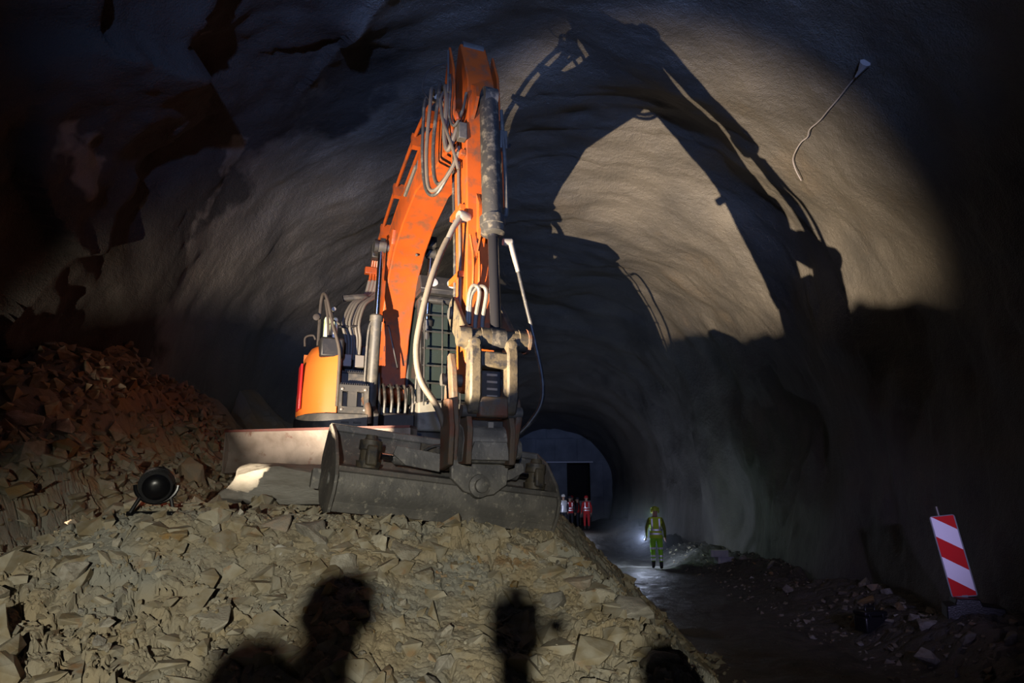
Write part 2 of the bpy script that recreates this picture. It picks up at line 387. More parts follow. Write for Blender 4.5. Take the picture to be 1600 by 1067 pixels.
def spline(P, n):
    out = []
    Q = [P[0] * 2 - P[1]] + list(P) + [P[-1] * 2 - P[-2]]
    for i in range(1, len(Q) - 2):
        a, b, c, d = Q[i - 1], Q[i], Q[i + 1], Q[i + 2]
        for k in range(n):
            t = k / n
            out.append(0.5 * ((2 * b) + (c - a) * t + (2 * a - 5 * b + 4 * c - d) * t * t + (3 * b - a - 3 * c + d) * t ** 3))
    out.append(P[-1])
    return out
def ring_plate(prof, n=0): return prof
def arc(cx, cz, r, a0, a1, n=8):
    return [(cx + r * cos(R(a0 + (a1 - a0) * i / n)), cz + r * sin(R(a0 + (a1 - a0) * i / n))) for i in range(n + 1)]

# ------------------------------------------------------------------ tunnel shell
def lines(segs):
    out = []
    for a, b, st in segs:
        n = max(1, int(round((b - a) / st))); out += list(np.linspace(a, b, n, endpoint=False))
    out.append(segs[-1][1])
    return np.array(out)
Y_END = 46.0
def tun_scale(y): return np.interp(y, [-20, 11, 20, 30, Y_END], [1.0, 1.0, 0.905, 0.80, 0.62])
def tun_centre(y): return np.interp(y, [-20, 12, Y_END], [-0.3, -0.3, 0.05])
def build_tunnel():
    ys = lines([(-16, 2, 0.5), (2, 5, 0.14), (5, 19, 0.07), (19, 30, 0.14), (30, Y_END, 0.3)])
    NU = 330
    u = np.linspace(0, 1, NU)
    # section: straight lower walls to z=2.6 then an arch
    zs, xs = [], []
    t = np.linspace(0, pi, 400)
    ax = -6.05 * np.sign(np.cos(t)) * np.abs(np.cos(t)) ** 0.92; az = 2.6 + 5.95 * np.sin(t) ** 0.94
    px = np.concatenate([[-5.75, -5.95], ax, [5.95, 5.75]]); pz = np.concatenate([[-0.6, 1.2], az, [1.2, -0.6]])
    L = np.concatenate([[0], np.cumsum(np.hypot(np.diff(px), np.diff(pz)))]); L /= L[-1]
    sx = np.interp(u, L, px); sz = np.interp(u, L, pz)
    YY, SX = np.meshgrid(ys, sx, indexing='ij'); _, SZ = np.meshgrid(ys, sz, indexing='ij')
    s = tun_scale(YY)
    X = SX * s + tun_centre(YY)
    zz = np.where(SZ > 0, SZ * (0.35 + 0.65 * s) , SZ)
    # inward normal of section
    dx = np.gradient(sx, u); dz = np.gradient(sz, u); ln = np.hypot(dx, dz)
    nx = np.broadcast_to(dz / ln, X.shape); nz = np.broadcast_to(-dx / ln, X.shape)
    D = 0.34 * fbm(X * 0.28, YY * 0.33, zz * 0.28, 3, 2) + 0.085 * fbm(X * 0.8, YY * 0.9, zz * 0.8, 9, 2) + 0.022 * fbm(X * 2.1, YY * 2.8, zz * 2.1, 13, 2) + 0.008 * fbm(X * 5.5, YY * 7.5, zz * 5.5, 19, 2)
    ph = YY / 1.15 + 0.35 * vnoise(X * 0.5, YY * 0.1, zz * 0.5, 23)
    saw = ph - np.floor(ph)
    D = D + (0.048 * (np.sin(2 * pi * ph) * 0.5 + saw - 0.5)) * (0.45 + 0.55 * vnoise(X * 0.4, YY * 0.35, zz * 0.4, 27)) * sstep(2, 9, YY)
    # rougher unlined rock by the left wall near the camera
    rough = sstep(9.5, 7.5, YY) * sstep(-0.5, -3.5, X)
    f1, f2, r1, r2, r3, bx, by = cells(YY / 1.5, (zz + X * 0.3) / 1.5, 91)
    D = D + rough * (0.55 * (r1 - 0.3) + 0.5 * ((r2 - 0.5) * bx + (r3 - 0.5) * by) + 0.15 * fbm(X * 1.5, YY * 1.5, zz * 1.5, 29, 3))
    X = X + nx * D; Z = zz + nz * D
    full = grid_mesh('shell', X, YY, Z)
    nrm = np.zeros(len(full.vertices) * 3, dtype=np.float32); full.vertices.foreach_get('normal', nrm); nrm = nrm.reshape(X.shape + (3,))
    a = int(NU * 0.24); b = int(NU * 0.76)
    for nm, i0, i1 in (('wall_left', 0, a + 1), ('ceiling', a, b + 1), ('wall_right', b, NU)):
        me = grid_mesh(nm, X[:, i0:i1], YY[:, i0:i1], Z[:, i0:i1])
        me.normals_split_custom_set_from_vertices(nrm[:, i0:i1].reshape(-1, 3).tolist())
        tag(link_mesh(nm, me, 'shotcrete'), kind='structure')
    bpy.data.meshes.remove(full)
    return X, YY, Z
TX, TY, TZ = build_tunnel()

def build_ground():
    xs = lines([(-6.6, -4.3, 0.045), (-4.3, 1.35, 0.0115), (1.35, 2.3, 0.04)])
    ys = lines([(1.2, 3.2, 0.05), (3.2, 6.4, 0.0105), (6.4, 9.0, 0.04), (9.0, 18.6, 0.14)])
    X, Y = np.meshgrid(xs, ys)
    Z = pile_h(X, Y)
    # the skirt of the heap goes down under the road
    Z = np.maximum(Z, -0.25)
    me = grid_mesh('rubble_heap', X, Y, Z)
    me.polygons.foreach_set('use_smooth', [False] * len(me.polygons))
    o = link_mesh('rubble_heap', me, 'clay')
    tag(o, 'heap of broken rock and yellowish clay that the orange excavator stands on', 'rubble heap', kind='stuff')
    xs = lines([(-7, 0.2, 0.5), (0.2, 6.6, 0.04), ])
    ys = lines([(-16, 3, 0.5), (3, 5, 0.1), (5, 13, 0.03), (13, 24, 0.06), (24, Y_END + 1, 0.4)])
    X, Y = np.meshgrid(xs, ys)
    Z = floor_base(X, Y)
    f1, f2, r1, r2, r3, bx, by = cells(X / 0.2, Y / 0.2, 131)
    v = sstep(3.4, 4.6, X) * sstep(3, 5, Y)
    Z = Z + v * (0.06 * (r1 - 0.4) + 0.06 * ((r2 - .5) * bx + (r3 - .5) * by) - 0.05 * (1 - sstep(0, 0.14, f2 - f1)))
    Z = Z + 0.018 * fbm(X * 3, Y * 3, 0 * X, 141, 4)
    tag(link_mesh('floor', grid_mesh('floor', X, Y, Z), 'road'), kind='structure')
build_ground()

def build_far_wall():
    # concrete bulkhead closing the tunnel, with a dark opening
    y = Y_END - 0.5
    x0, x1 = 1.05, 2.55                       # doorway
    pr = [(-4.6, -0.3), (x0, -0.3), (x0, 4.35), (x1, 4.35), (x1, -0.3), (4.6, -0.3), (4.6, 9.5), (-4.6, 9.5)]
    wall = MB().prism(pr, y, y + 0.5).build('wall_far', 'concrete', smooth=None)
    tag(wall, kind='structure')
    # formwork panels of the bulkhead
    for i, (a, b, c, d) in enumerate(((-2.9, -1.5, 0, 2.1), (-1.45, -0.1, 0, 2.1), (-0.05, 1.0, 0, 2.1), (-2.9, -1.5, 2.15, 4.3), (-1.45, -0.1, 2.15, 4.3), (-0.05, 1.0, 2.15, 4.3), (2.6, 3.4, 0, 2.1), (2.6, 3.4, 2.15, 4.3),
                                      (-2.6, -1.0, 4.45, 5.9), (-0.95, 0.25, 4.45, 5.9), (0.3, 1.7, 4.45, 5.9), (1.75, 2.7, 4.45, 5.9), (-1.8, -0.3, 5.95, 7.1), (-0.25, 1.5, 5.95, 7.1))):
        MB().box((a, y - 0.07, c), (b, y + 0.02, d)).build('formwork_panel', 'concrete', wall, bevel=0.02)
    MB().box((-0.4, y - 0.16, 4.36), (2.75, y - 0.02, 4.44)).build('lintel_beam', mat('pale_beam', (0.55, 0.52, 0.55), 0.5), wall)
    MB().tube([(-0.1, y - 0.35, 4.3), (0.42, y - 0.35, 1.0)], 0.05, 8).build('prop', 'fitting', wall)
    bk = MB().box((-4.8, Y_END + 3, -0.5), (4.8, Y_END + 3.2, 9.6)).build('wall_back', 'dark_gap', smooth=None)
    tag(bk, kind='structure')
    e = MB().box((-7, -16.4, -0.8), (7, -16.2, 11)).build('wall_front', 'shotcrete', smooth=None)
    tag(e, kind='structure')
    d = empty('site_cabinet', (2.15, y - 0.35, 0.0), 0, 'pale grey cabinet standing in the dark far doorway', 'cabinet')
    MB().box((-0.36, -0.2, 0.9), (0.36, 0.2, 1.95)).build('cabinet_body', 'block', d, bevel=0.01)
    MB().box((-0.32, -0.225, 0.95), (0.32, -0.2, 1.9)).build('cabinet_door', 'block', d, bevel=0.01)
    for sx in (-0.33, 0.27): MB().box((sx, -0.1, -0.05), (sx + 0.06, 0.1, 0.9)).build('leg', 'darkgrey', d)
build_far_wall()

# ------------------------------------------------------------------ excavator (local frame: x forward, y left, z up)
EX = empty('excavator', (-2.546, 10.391, PLAT), R(-65.3), 'orange crawler excavator on the rubble heap, arm raised, wide bucket resting down', 'excavator')

def hydraulic(name, a, b, split, rb, rr, mb='barrel', mr='rod', parent=EX, eye=0.09, label=None):
    """a cylinder from pin a (barrel end) to pin b (rod end); split = share of the length taken by the barrel"""
    a, b = Vector(a), Vector(b); d = (b - a); c = a + d * split; u = d.normalized()
    bar = MB().tube([a, a + u * 0.03, c - u * 0.10, c - u * 0.10, c - u * 0.02, c], [rb * 0.8, rb, rb, rb * 1.18, rb * 1.18, rb * 0.9], 20).build(name, mb, parent)
    if label: bar['label'] = label
    MB().tube([c - u * 0.01, b], rr, 16).build('rod', mr, bar)
    MB().cyl(a - Vector((0, eye, 0)), a + Vector((0, eye, 0)), rb * 1.15).build('barrel_eye', mb, bar)
    MB().cyl(b - Vector((0, eye, 0)), b + Vector((0, eye, 0)), rb * 1.05).build('rod_eye', mb, bar)
    return bar

def undercarriage():
    rel = R(-100 + 65.3)
    uc = empty('undercarriage', (0, 0, 0), rel); uc.parent = EX
    MB().prism([(-1.0, 0.35), (1.0, 0.35), (0.7, 0.72), (-0.7, 0.72)], -0.9, 0.9).build('car_body', 'black', uc, bevel=0.02)
    MB().lathe((0, 0, 0.72), (0, 0, 1), [(0, 0.55), (0, 0.62), (0.2, 0.62), (0.2, 0.55)], 32).build('swing_ring', 'black', uc)
    # one shared shoe mesh
    sh = MB().box((-0.075, -0.25, 0), (0.075, 0.25, 0.03))
    for gx in (-0.055, 0, 0.055): sh.box((gx - 0.008, -0.25, 0.03), (gx + 0.008, 0.25, 0.055))
    shm = sh.mesh('track_shoe'); shm.materials.append(MT['darkgrey'])
    for sy in (-1, 1):
        tr = MB().box((-1.15, sy * 1.0 - 0.14, 0.2), (1.15, sy * 1.0 + 0.14, 0.55)).build('track_frame', 'black', uc, bevel=0.02)
        for xx, rr in ((-1.35, 0.30), (1.35, 0.30)):
            MB().cyl((xx, sy * 1.0 - 0.1, 0.38), (xx, sy * 1.0 + 0.1, 0.38), rr, 20).build('sprocket', 'black', tr)
        for k in range(5):
            MB().cyl((-0.9 + k * 0.45, sy * 1.0 - 0.12, 0.16), (-0.9 + k * 0.45, sy * 1.0 + 0.12, 0.16), 0.1, 14).build('roller', 'black', tr)
        # shoes round the loop
        Ls = 2.7; rad = 0.34; per = 2 * Ls + 2 * pi * rad; n = 46
        for k in range(n):
            s = per * k / n
            if s < Ls: p, an = (-1.35 + s, 0.38 + rad), 0.0
            elif s < Ls + pi * rad:
                t = (s - Ls) / rad; p, an = (1.35 + rad * sin(t), 0.38 + rad * cos(t)), t
            elif s < 2 * Ls + pi * rad: p, an = (1.35 - (s - Ls - pi * rad), 0.38 - rad), pi
            else:
                t = (s - 2 * Ls - pi * rad) / rad; p, an = (-1.35 - rad * sin(t), 0.38 - rad * cos(t)), pi + t
            o = link_mesh('track_shoe', shm, None, tr); o.location = (p[0], sy * 1.0, p[1]); o.rotation_euler = (0, an, 0)
    # dozer blade
    pr = [(2.06, 0.45), (2.02, 0.62), (2.03, 0.80), (2.10, 0.96), (2.02, 0.97), (1.95, 0.82), (1.94, 0.62), (1.98, 0.45)]
    bl = MB().prism(pr, -1.26, 1.26).build('dozer_blade', 'bladesteel', uc)
    MB().box((1.90, -1.26, 0.955), (2.12, 1.26, 0.985)).build('top_edge', mat('dark_red_edge', (0.10, 0.025, 0.02), 0.6, dirt=(0.06, 0.05, 0.05), dscale=6), bl)
    for sy in (-1.26, 1.24): MB().box((1.88, sy, 0.44), (2.1, sy + 0.02, 0.98)).build('end_plate', 'bladesteel', bl)
    for sy in (-0.55, 0.55): MB().tube([(0.9, sy, 0.42), (1.95, sy, 0.60)], 0.085, 8).build('push_arm', 'black', bl)
undercarriage()

def upper_body():
    MB().box((-1.25, -1.12, 0.92), (1.1, 1.12, 1.06)).build('swing_deck', 'black', EX, bevel=0.02)
    # counterweight: rounded tail
    foot = [(-0.15, -1.30)] + [(1.42 * cos(R(a)) , 1.30 * sin(R(a))) for a in range(264, 95, -8)] + [(-0.15, 1.30)]
    MB().prism(foot, 1.04, 1.95, 'z').build('counterweight', 'darkgrey', EX, bevel=0.05)
    MB().prism([(x * 0.97, y * 0.96) for x, y in foot], 1.95, 2.28, 'z').build('engine_hood', 'orange_clean_lit', EX, bevel=0.07)
    # right hand orange side panel, rounded towards the front
    def outline(k):
        return [(-0.18, -1.31 * k), (0.2, -1.325 * k), (0.5, -1.31 * k), (0.72, -1.25 * k), (0.88, -1.15 * k), (0.98, -1.02 * k), (1.01, -0.86), (0.85, -0.80), (-0.18, -0.80)]
    rings = []
    for z, k, sh in ((1.27, 1.0, 0), (1.6, 1.0, 0), (1.95, 0.985, 0.01), (2.12, 0.955, 0.03), (2.24, 0.91, 0.07), (2.30, 0.84, 0.13)):
        rings.append([(x - (sh if x > 0.6 else 0), max(y, -9) if i < 6 else y, z) for i, (x, y) in enumerate(outline(k))])
    MB().loft(rings).build('side_panel', 'orange_clean_lit', EX, smooth=50, bevel=0.012)
    MB().box((0.25, -1.335, 1.35), (0.62, -1.30, 2.0)).build('red_reflection_strip', 'red_reflection', EX, bevel=0.01)  # red-coloured strip standing in for red light reflected on the panel
    # dark skirt below
    sk = [(-0.18, -1.33), (0.2, -1.345), (0.52, -1.33), (0.76, -1.26), (0.92, -1.16), (1.03, -1.02), (1.06, -0.86), (1.08, -0.44), (0.5, -0.44), (-0.18, -0.8)]
    MB().loft([[(x * 0.99, y * 0.985, 1.03) for x, y in sk], [(x, y, 1.09) for x, y in sk], [(x, y, 1.265) for x, y in sk]]).build('side_skirt', 'darkgrey', EX, smooth=50, bevel=0.01)
    for yy in (-0.75, -0.58): MB().box((1.075, yy - 0.05, 1.13), (1.092, yy + 0.05, 1.155)).build('drain_slot', 'black', EX)
    # black recess on top of the panel
    MB().prism([(0.98, 2.05), (0.98, 2.33), (0.30, 2.40), (0.30, 2.05)], -1.12, -0.80).build('tank_recess', 'black', EX, bevel=0.03)
    # front steps: boxes set back one above the other
    st = MB().box((0.55, -0.84, 1.27), (1.06, -0.80, 1.66)); st.box((0.55, -0.50, 1.27), (1.06, -0.44, 1.66)); st.box((0.55, -0.80, 1.27), (1.06, -0.50, 1.36)); st.box((0.55, -0.80, 1.57), (1.06, -0.50, 1.66)); st.box((0.55, -0.80, 1.36), (0.95, -0.50, 1.57))
    st.box((0.98, -0.72, 1.36), (1.05, -0.60, 1.57))
    s0 = st.build('step_box', 'darkgrey', EX)
    tr = MB()
    for k in range(13): tr.box((0.90, -0.83 + k * 0.03, 1.66), (1.06, -0.818 + k * 0.03, 1.685))
    tr.build('step_tread', 'black', s0)
    MB().box((0.45, -0.80, 1.60), (0.86, -0.44, 1.86)).build('step_box', 'darkgrey', EX, bevel=0.01)
    t2 = MB().box((0.45, -0.80, 1.86), (0.88, -0.44, 1.875))
    for k in range(12): t2.box((0.76, -0.79 + k * 0.03, 1.875), (0.88, -0.778 + k * 0.03, 1.895))
    t2.build('step_tread', 'black', EX)
    for yy in (-0.72, -0.54): MB().box((0.55, yy - 0.07, 1.98), (0.72, yy + 0.07, 2.16)).build('hose_clamp_block', 'fitting', EX, bevel=0.01)
    MB().box((-0.3, -0.80, 1.86), (0.5, -0.30, 2.35)).build('valve_cover', 'black', EX, bevel=0.02)
    for (yy, zz) in ((-0.80, 1.32), (-0.80, 1.60), (-0.49, 1.32), (-0.49, 1.60)):
        MB().lathe((1.06, yy, zz), (1, 0, 0), [(0, 0.02), (0.012, 0.02), (0.016, 0.012)], 8).build('bolt', 'fitting', EX)
    # handrails
    MB().tube([(1.03, -0.86, 1.36), (1.03, -0.86, 1.75), (1.01, -0.87, 2.15), (0.93, -0.98, 2.55), (0.86, -1.06, 2.90), (0.74, -1.10, 3.02), (0.62, -1.12, 2.93), (0.58, -1.12, 2.6), (0.58, -1.12, 2.28)], 0.022, 8, 5).build('handrail', 'greyhose', EX)
    MB().tube([(0.80, -1.0, 2.33), (0.80, -1.03, 2.65), (0.72, -1.07, 2.93)], 0.02, 8, 4).build('handrail', 'greyhose', EX)
    m = empty('mirror_bracket', (0, 0, 0)); m.parent = EX
    MB().lathe((0.62, -1.17, 2.68), (1, -0.1, 0), [(0, 0.02), (0.01, 0.045), (0.04, 0.05), (0.05, 0.03)], 8).build('mirror_clamp', 'greyhose', m)
    MB().lathe((0.78, -0.95, 2.78), (1, -0.1, 0), [(0, 0.02), (0.01, 0.035), (0.05, 0.03)], 10).build('mirror_clamp', 'fitting', m)
    MB().tube([(0.60, -1.30, 2.25), (0.60, -1.30, 2.38), (0.60, -1.2, 2.42), (0.60, -1.16, 2.36)], 0.015, 8, 4).build('filler_loop', 'greyhose', EX)
    fb = MB().box((0.42, -1.05, 2.38), (0.62, -0.86, 2.72)).build('green_white_box', mat('green_white', (0.55, 0.75, 0.25), 0.5, col2=(0.85, 0.85, 0.78), scale=4), EX, bevel=0.03)  # box mottled yellow-green and white
    MB().box((0.40, -0.97, 2.38), (0.63, -0.93, 2.78)).build('box_strap', 'black', fb)
    # boom foot bracket plates
    for yy in (-0.36, 0.29):
        MB().prism([(-0.35, 1.05), (1.05, 1.05), (1.08, 1.28), (0.85, 1.42), (0.45, 1.55), (0.28, 1.88), (0.1, 1.98), (-0.1, 1.9)], yy, yy + 0.07).build('boom_bracket', 'black', EX, bevel=0.01)
    MB().cyl((0.1, -0.4, 1.75), (0.1, 0.4, 1.75), 0.09).build('boom_foot_pin', 'darkgrey', EX)
    hs = MB()
    MB().box((0.75, -0.22, 1.05), (1.05, 0.22, 1.30)).build('swing_motor_cover', 'black', EX, bevel=0.02)
    for k in range(5):
        y = -0.2 + 0.1 * k
        MB().tube([(0.95, y, 1.28), (0.98, y, 1.5), (0.85, y, 1.72), (0.5, y * 0.8, 1.75)], 0.022, 8, 5).build('hose', 'rubber', EX)
    MB().tube([(1.0, -0.42, 1.15), (1.04, -0.44, 1.35), (0.95, -0.48, 1.5)], 0.05, 10, 4).build('swing_hose_cover', 'rust', EX)
upper_body()

def cab():
    c = empty('cab', (0, 0, 0)); c.parent = EX
    x0, x1, y0, y1, z0, z1 = -0.45, 1.08, 0.24, 1.16, 1.06, 3.02
    MB().box((x0, y0, z0), (x1 + 0.06, y1, z0 + 0.42)).build('lower_panel', mat('cab_grey', (0.15, 0.145, 0.125), 0.6, dirt=(0.08, 0.07, 0.055), dscale=5), c, bevel=0.03)
    MB().box((x0, y0, z1 - 0.06), (x1, y1, z1 + 0.05)).build('roof', 'black', c, bevel=0.04)
    for (xx, yy, lean) in ((x1, y0, 0.10), (x1, y1 - 0.06, 0.10), (x0, y0, 0), (x0, y1 - 0.06, 0), (0.35, y0, 0), (0.35, y1 - 0.06, 0)):
        MB().tube([(xx + lean * 0.5 - 0.03, yy + 0.03, z0 + 0.4), (xx - lean - 0.03, yy + 0.03, z1)], 0.045, 6).build('pillar', 'black', c)
    MB().box((x0, y0 + 0.05, z0 + 0.4), (x0 + 0.04, y1 - 0.05, z1 - 0.9)).build('rear_panel', 'black', c)
    # panes
    MB().add([(x1 + 0.01, y0 + 0.06, z0 + 0.44), (x1 + 0.01, y1 - 0.06, z0 + 0.44), (x1 - 0.10, y1 - 0.06, z1 - 0.06), (x1 - 0.10, y0 + 0.06, z1 - 0.06),
              (x1 + 0.0, y0 + 0.06, z0 + 0.44), (x1 + 0.0, y1 - 0.06, z0 + 0.44), (x1 - 0.11, y1 - 0.06, z1 - 0.06), (x1 - 0.11, y0 + 0.06, z1 - 0.06)],
             [(0, 1, 2, 3), (7, 6, 5, 4), (0, 4, 5, 1), (1, 5, 6, 2), (2, 6, 7, 3), (3, 7, 4, 0)]).build('front_window', 'glass', c, smooth=None)
    for yy in (y0 + 0.02, y1 - 0.03): MB().box((x0 + 0.05, yy, z0 + 0.45), (x1 - 0.1, yy + 0.008, z1 - 0.08)).build('side_window', 'glass', c, smooth=None)
    # front guard grid
    for k in range(4):
        y = y0 + 0.06 + k * (y1 - y0 - 0.12) / 3
        MB().tube([(x1 + 0.14, y, z0 + 0.35), (x1 + 0.03, y, z1 - 0.02)], 0.012, 6).build('guard_bar', 'black', c)
    for k in range(7):
        z = z0 + 0.42 + k * 0.255; xx = x1 + 0.13 - 0.11 * (z - z0 - 0.35) / 1.6
        MB().tube([(xx, y0 + 0.03, z), (xx, y1 - 0.03, z)], 0.012, 6).build('guard_bar', 'black', c)
    # roof guard with work lamps
    rg = MB().box((x1 - 0.25, y0 - 0.02, z1 + 0.05), (x1 + 0.10, y1 + 0.02, z1 + 0.10)).build('roof_guard', 'black', c)
    MB().prism([(x1 - 0.3, z1 + 0.10), (x1 + 0.12, z1 + 0.10), (x1 + 0.02, z1 + 0.34), (x1 - 0.3, z1 + 0.40)], y0 - 0.03, y1 + 0.03).build('lamp_housing', 'black', rg, bevel=0.02)
    for k in range(3):
        y = y0 + 0.16 + k * 0.30
        MB().lathe((x1 + 0.05, y, z1 + 0.22), (1, 0, 0.4), [(0, 0.075), (0.03, 0.08), (0.035, 0.065), (0.03, 0.001)], 14).build('work_lamp', 'lamp_lens', rg)
    # seat and levers seen through the glass
    s = MB().box((-0.1, 0.48, 1.55), (0.42, 0.98, 1.70)).build('seat', 'seat', c, bevel=0.04)
    MB().prism([(-0.14, 1.68), (0.02, 1.68), (-0.10, 2.42), (-0.24, 2.42)], 0.50, 0.96).build('backrest', 'seat', s, bevel=0.04)
    MB().box((-0.22, 0.60, 2.44), (-0.10, 0.86, 2.64)).build('headrest', 'seat', s, bevel=0.03)
    for yy in (0.40, 1.02):
        MB().tube([(0.45, yy, 1.5), (0.48, yy, 1.9), (0.52, yy, 1.98)], [0.02, 0.016, 0.03], 8, 0).build('joystick', 'black', c)
    MB().box((0.75, 0.30, 1.75), (0.82, 0.52, 1.95), rot=(0, 0, 0.3)).build('monitor', 'darkgrey', c, bevel=0.01)
    MB().box((0.55, 0.27, 1.55), (0.75, 0.33, 1.72)).build('caution_plate', mat('caution_white', (0.6, 0.62, 0.65), 0.5), c)
    MB().tube([(x1 + 0.05, y1 + 0.02, 1.5), (x1 + 0.12, y1 + 0.08, 1.6), (x1 + 0.12, y1 + 0.08, 2.7), (x1 + 0.02, y1, 2.8)], 0.018, 8, 4).build('handrail', 'black', c)
cab()

def boom():
    top = [(-0.12, 1.78), (-0.02, 2.4), (0.02, 3.15), (0.10, 3.5), (0.28, 3.75), (0.55, 3.93), (1.0, 4.08), (1.62, 4.26), (2.7, 4.46), (3.5, 4.42), (3.95, 4.24)]
    nose = arc(4.10, 4.02, 0.2, 60, -90, 6)
    belly = [(3.6, 3.80), (2.9, 3.90), (2.56, 3.95), (1.85, 3.80), (1.35, 3.60), (1.0, 3.33), (0.72, 2.95), (0.5, 2.5), (0.33, 1.85)]
    heel = arc(0.1, 1.75, 0.22, -10, -180, 6)
    b = MB().prism(top + nose + belly + heel, -0.23, 0.23).build('boom', 'orange', EX, bevel=0.018)
    # edge flanges of the box section, slots and stiffeners
    for yy in (-0.245, 0.225):
        MB().prism([(0.62, 3.40), (1.05, 3.86), (1.36, 3.90), (1.30, 3.70), (1.12, 3.58), (0.95, 3.40), (0.85, 3.28)], yy - 0.02, yy + 0.04).build('cylinder_boss', 'orange', b, bevel=0.01)
    MB().cyl((1.12, -0.46, 3.70), (1.12, 0.46, 3.70), 0.055).build('cylinder_pin', 'darkgrey', b)
    for yy in (-0.48, 0.44): MB().lathe((1.12, yy, 3.70), (0, 1, 0), [(0, 0.10), (0.05, 0.10)], 16).build('pin_cap', 'black', b)
    # pale slot on the right side of the boom
    sl = MB().prism([(1.95, 4.16), (2.05, 4.10), (2.62, 4.24), (2.66, 4.34), (2.55, 4.33)], -0.238, -0.225).build('side_slot', 'darkgrey', b)
    MB().tube([(2.0, -0.245, 4.14), (2.6, -0.245, 4.28)], 0.02, 8).build('slot_hose', 'whitehose', sl)
    # pipes running along the back of the boom
    for i, (yy, dz) in enumerate(((-0.29, 0.14), (-0.17, 0.13), (-0.06, 0.13), (0.12, 0.13))):
        P = [(0.30, yy - (0.10 if i == 0 else 0), 3.42), (0.16, yy, 3.62), (0.30, yy, 3.86 + dz), (0.75, yy, 4.03 + dz), (1.62, yy, 4.29 + dz), (2.7, yy, 4.50 + dz), (3.3, yy, 4.52 + dz), (3.62, yy, 4.48 + dz)]
        pp = MB().tube(P, 0.024, 8, 4).build('boom_pipe', 'orange', b)
        MB().tube([(3.60, yy, 4.48 + dz), (3.72, yy, 4.45 + dz)], 0.034, 8).build('pipe_fitting', 'fitting', pp)
    for xx, zz in ((0.75, 4.02), (1.62, 4.29), (2.7, 4.49), (3.3, 4.48)):
        MB().box((xx - 0.04, -0.33, zz - 0.02), (xx + 0.04, 0.18, zz + 0.18), rot=(0, -0.2, 0)).build('pipe_clamp', 'orange', b)
    MB().box((0.42, -0.42, 3.72), (0.60, -0.22, 3.98)).build('work_lamp_bracket', 'black', b, bevel=0.02)
    MB().lathe((0.60, -0.34, 3.86), (1, 0, 0), [(0, 0.07), (0.06, 0.09), (0.07, 0.08), (0.06, 0.01)], 14).build('boom_lamp', 'black', b)
    # second lamp under the bend on the left hand side
    MB().box((1.22, 0.24, 3.72), (1.36, 0.40, 3.88)).build('boom_lamp', 'black', b, bevel=0.02)
    # grease line on belly
    MB().tube([(0.55, 0.05, 2.05), (0.62, -0.02, 2.25), (0.64, -0.10, 2.55), (0.62, -0.13, 2.66), (0.52, -0.15, 2.62), (0.44, -0.14, 2.30)], 0.012, 6, 4).build('grease_line', 'black', b)
    for i, (x, z, y) in enumerate(((0.60, 2.72, -0.18), (1.35, 3.56, 0.1))):
        MB().lathe((x, y, z), (0.7, 0, -0.6), [(-0.02, 0.02), (0.012, 0.02), (0.02, 0.012)], 8).build('bolt', 'darkgrey', b)
    # boom cylinders
    for yy in (-0.37, 0.37):
        cy = hydraulic('boom_cylinder', (0.78, yy, 1.24), (1.12, yy, 3.70), 0.60, 0.082, 0.042, 'darkgrey' if yy < 0 else 'black', 'rod', EX, 0.06)
        MB().tube([(0.80, yy - 0.09, 1.36), (0.86, yy - 0.105, 1.6), (0.94, yy - 0.11, 2.2), (0.98, yy - 0.10, 2.5), (0.99, yy - 0.06, 2.62)], 0.018, 8, 5).build('cylinder_pipe', 'darkgrey', cy)
        MB().tube([(0.80, yy + 0.10, 1.9), (0.84, yy + 0.12, 1.5), (0.92, yy + 0.10, 1.18)], 0.02, 8, 5).build('cylinder_hose', 'rubber', cy)
    # stick cylinder on the back of the boom
    hydraulic('stick_cylinder', (1.55, 0, 4.50), (4.12, 0, 4.88), 0.60, 0.085, 0.045, 'black', 'rod', EX, 0.08)
    for yy in (-0.11, 0.08): MB().prism([(1.35, 4.15), (1.75, 4.27), (1.64, 4.56), (1.50, 4.58)], yy, yy + 0.03).build('stick_cylinder_lug', 'orange', b)
    # hoses from the valve block to the boom pipes
    rnd = random.Random(4)
    for k in range(6):
        y = -0.34 - 0.045 * k
        x = 0.62 + 0.02 * (k % 3)
        h = MB().tube([(x, -0.72 + 0.035 * k, 2.1), (x + 0.03, -0.74 + 0.04 * k, 2.38), (x + 0.06, -0.80 + 0.045 * k, 2.62), (x - 0.02, -0.70 + 0.04 * k, 2.92), (x - 0.14, -0.56 + 0.04 * k, 3.08), (0.34, -0.42 + 0.05 * k, 3.24), (0.28, -0.38 + 0.05 * k, 3.42)], 0.021, 8, 6).build('hydraulic_hose', 'whitehose', EX)
        MB().tube([(0.335, -0.425 + 0.05 * k, 3.22), (0.28, -0.38 + 0.05 * k, 3.44)], 0.030, 8).build('hose_fitting', 'fitting', h)
        MB().tube([(0.28, -0.38 + 0.05 * k, 3.42), (0.27, -0.36 + 0.04 * k, 3.62), (0.36, -0.34 + 0.03 * k, 3.86)], 0.022, 8, 4).build('riser_pipe', 'orange', EX)
    MB().tube([(0.52, -0.80, 3.04), (0.50, -0.52, 3.10), (0.40, -0.40, 3.12)], 0.05, 8, 4).build('hose_wrap', 'darkgrey', EX)
    MB().tube([(0.72, -0.86, 2.55), (0.72, -0.70, 2.57), (0.70, -0.55, 2.60)], 0.02, 8, 3).build('hose_strap', 'black', EX)
    MB().tube([(0.60, -0.90, 2.32), (0.60, -0.99, 2.50), (0.62, -0.94, 2.66), (0.66, -0.84, 2.60)], 0.014, 6, 5).build('thin_hose', 'whitehose', EX)
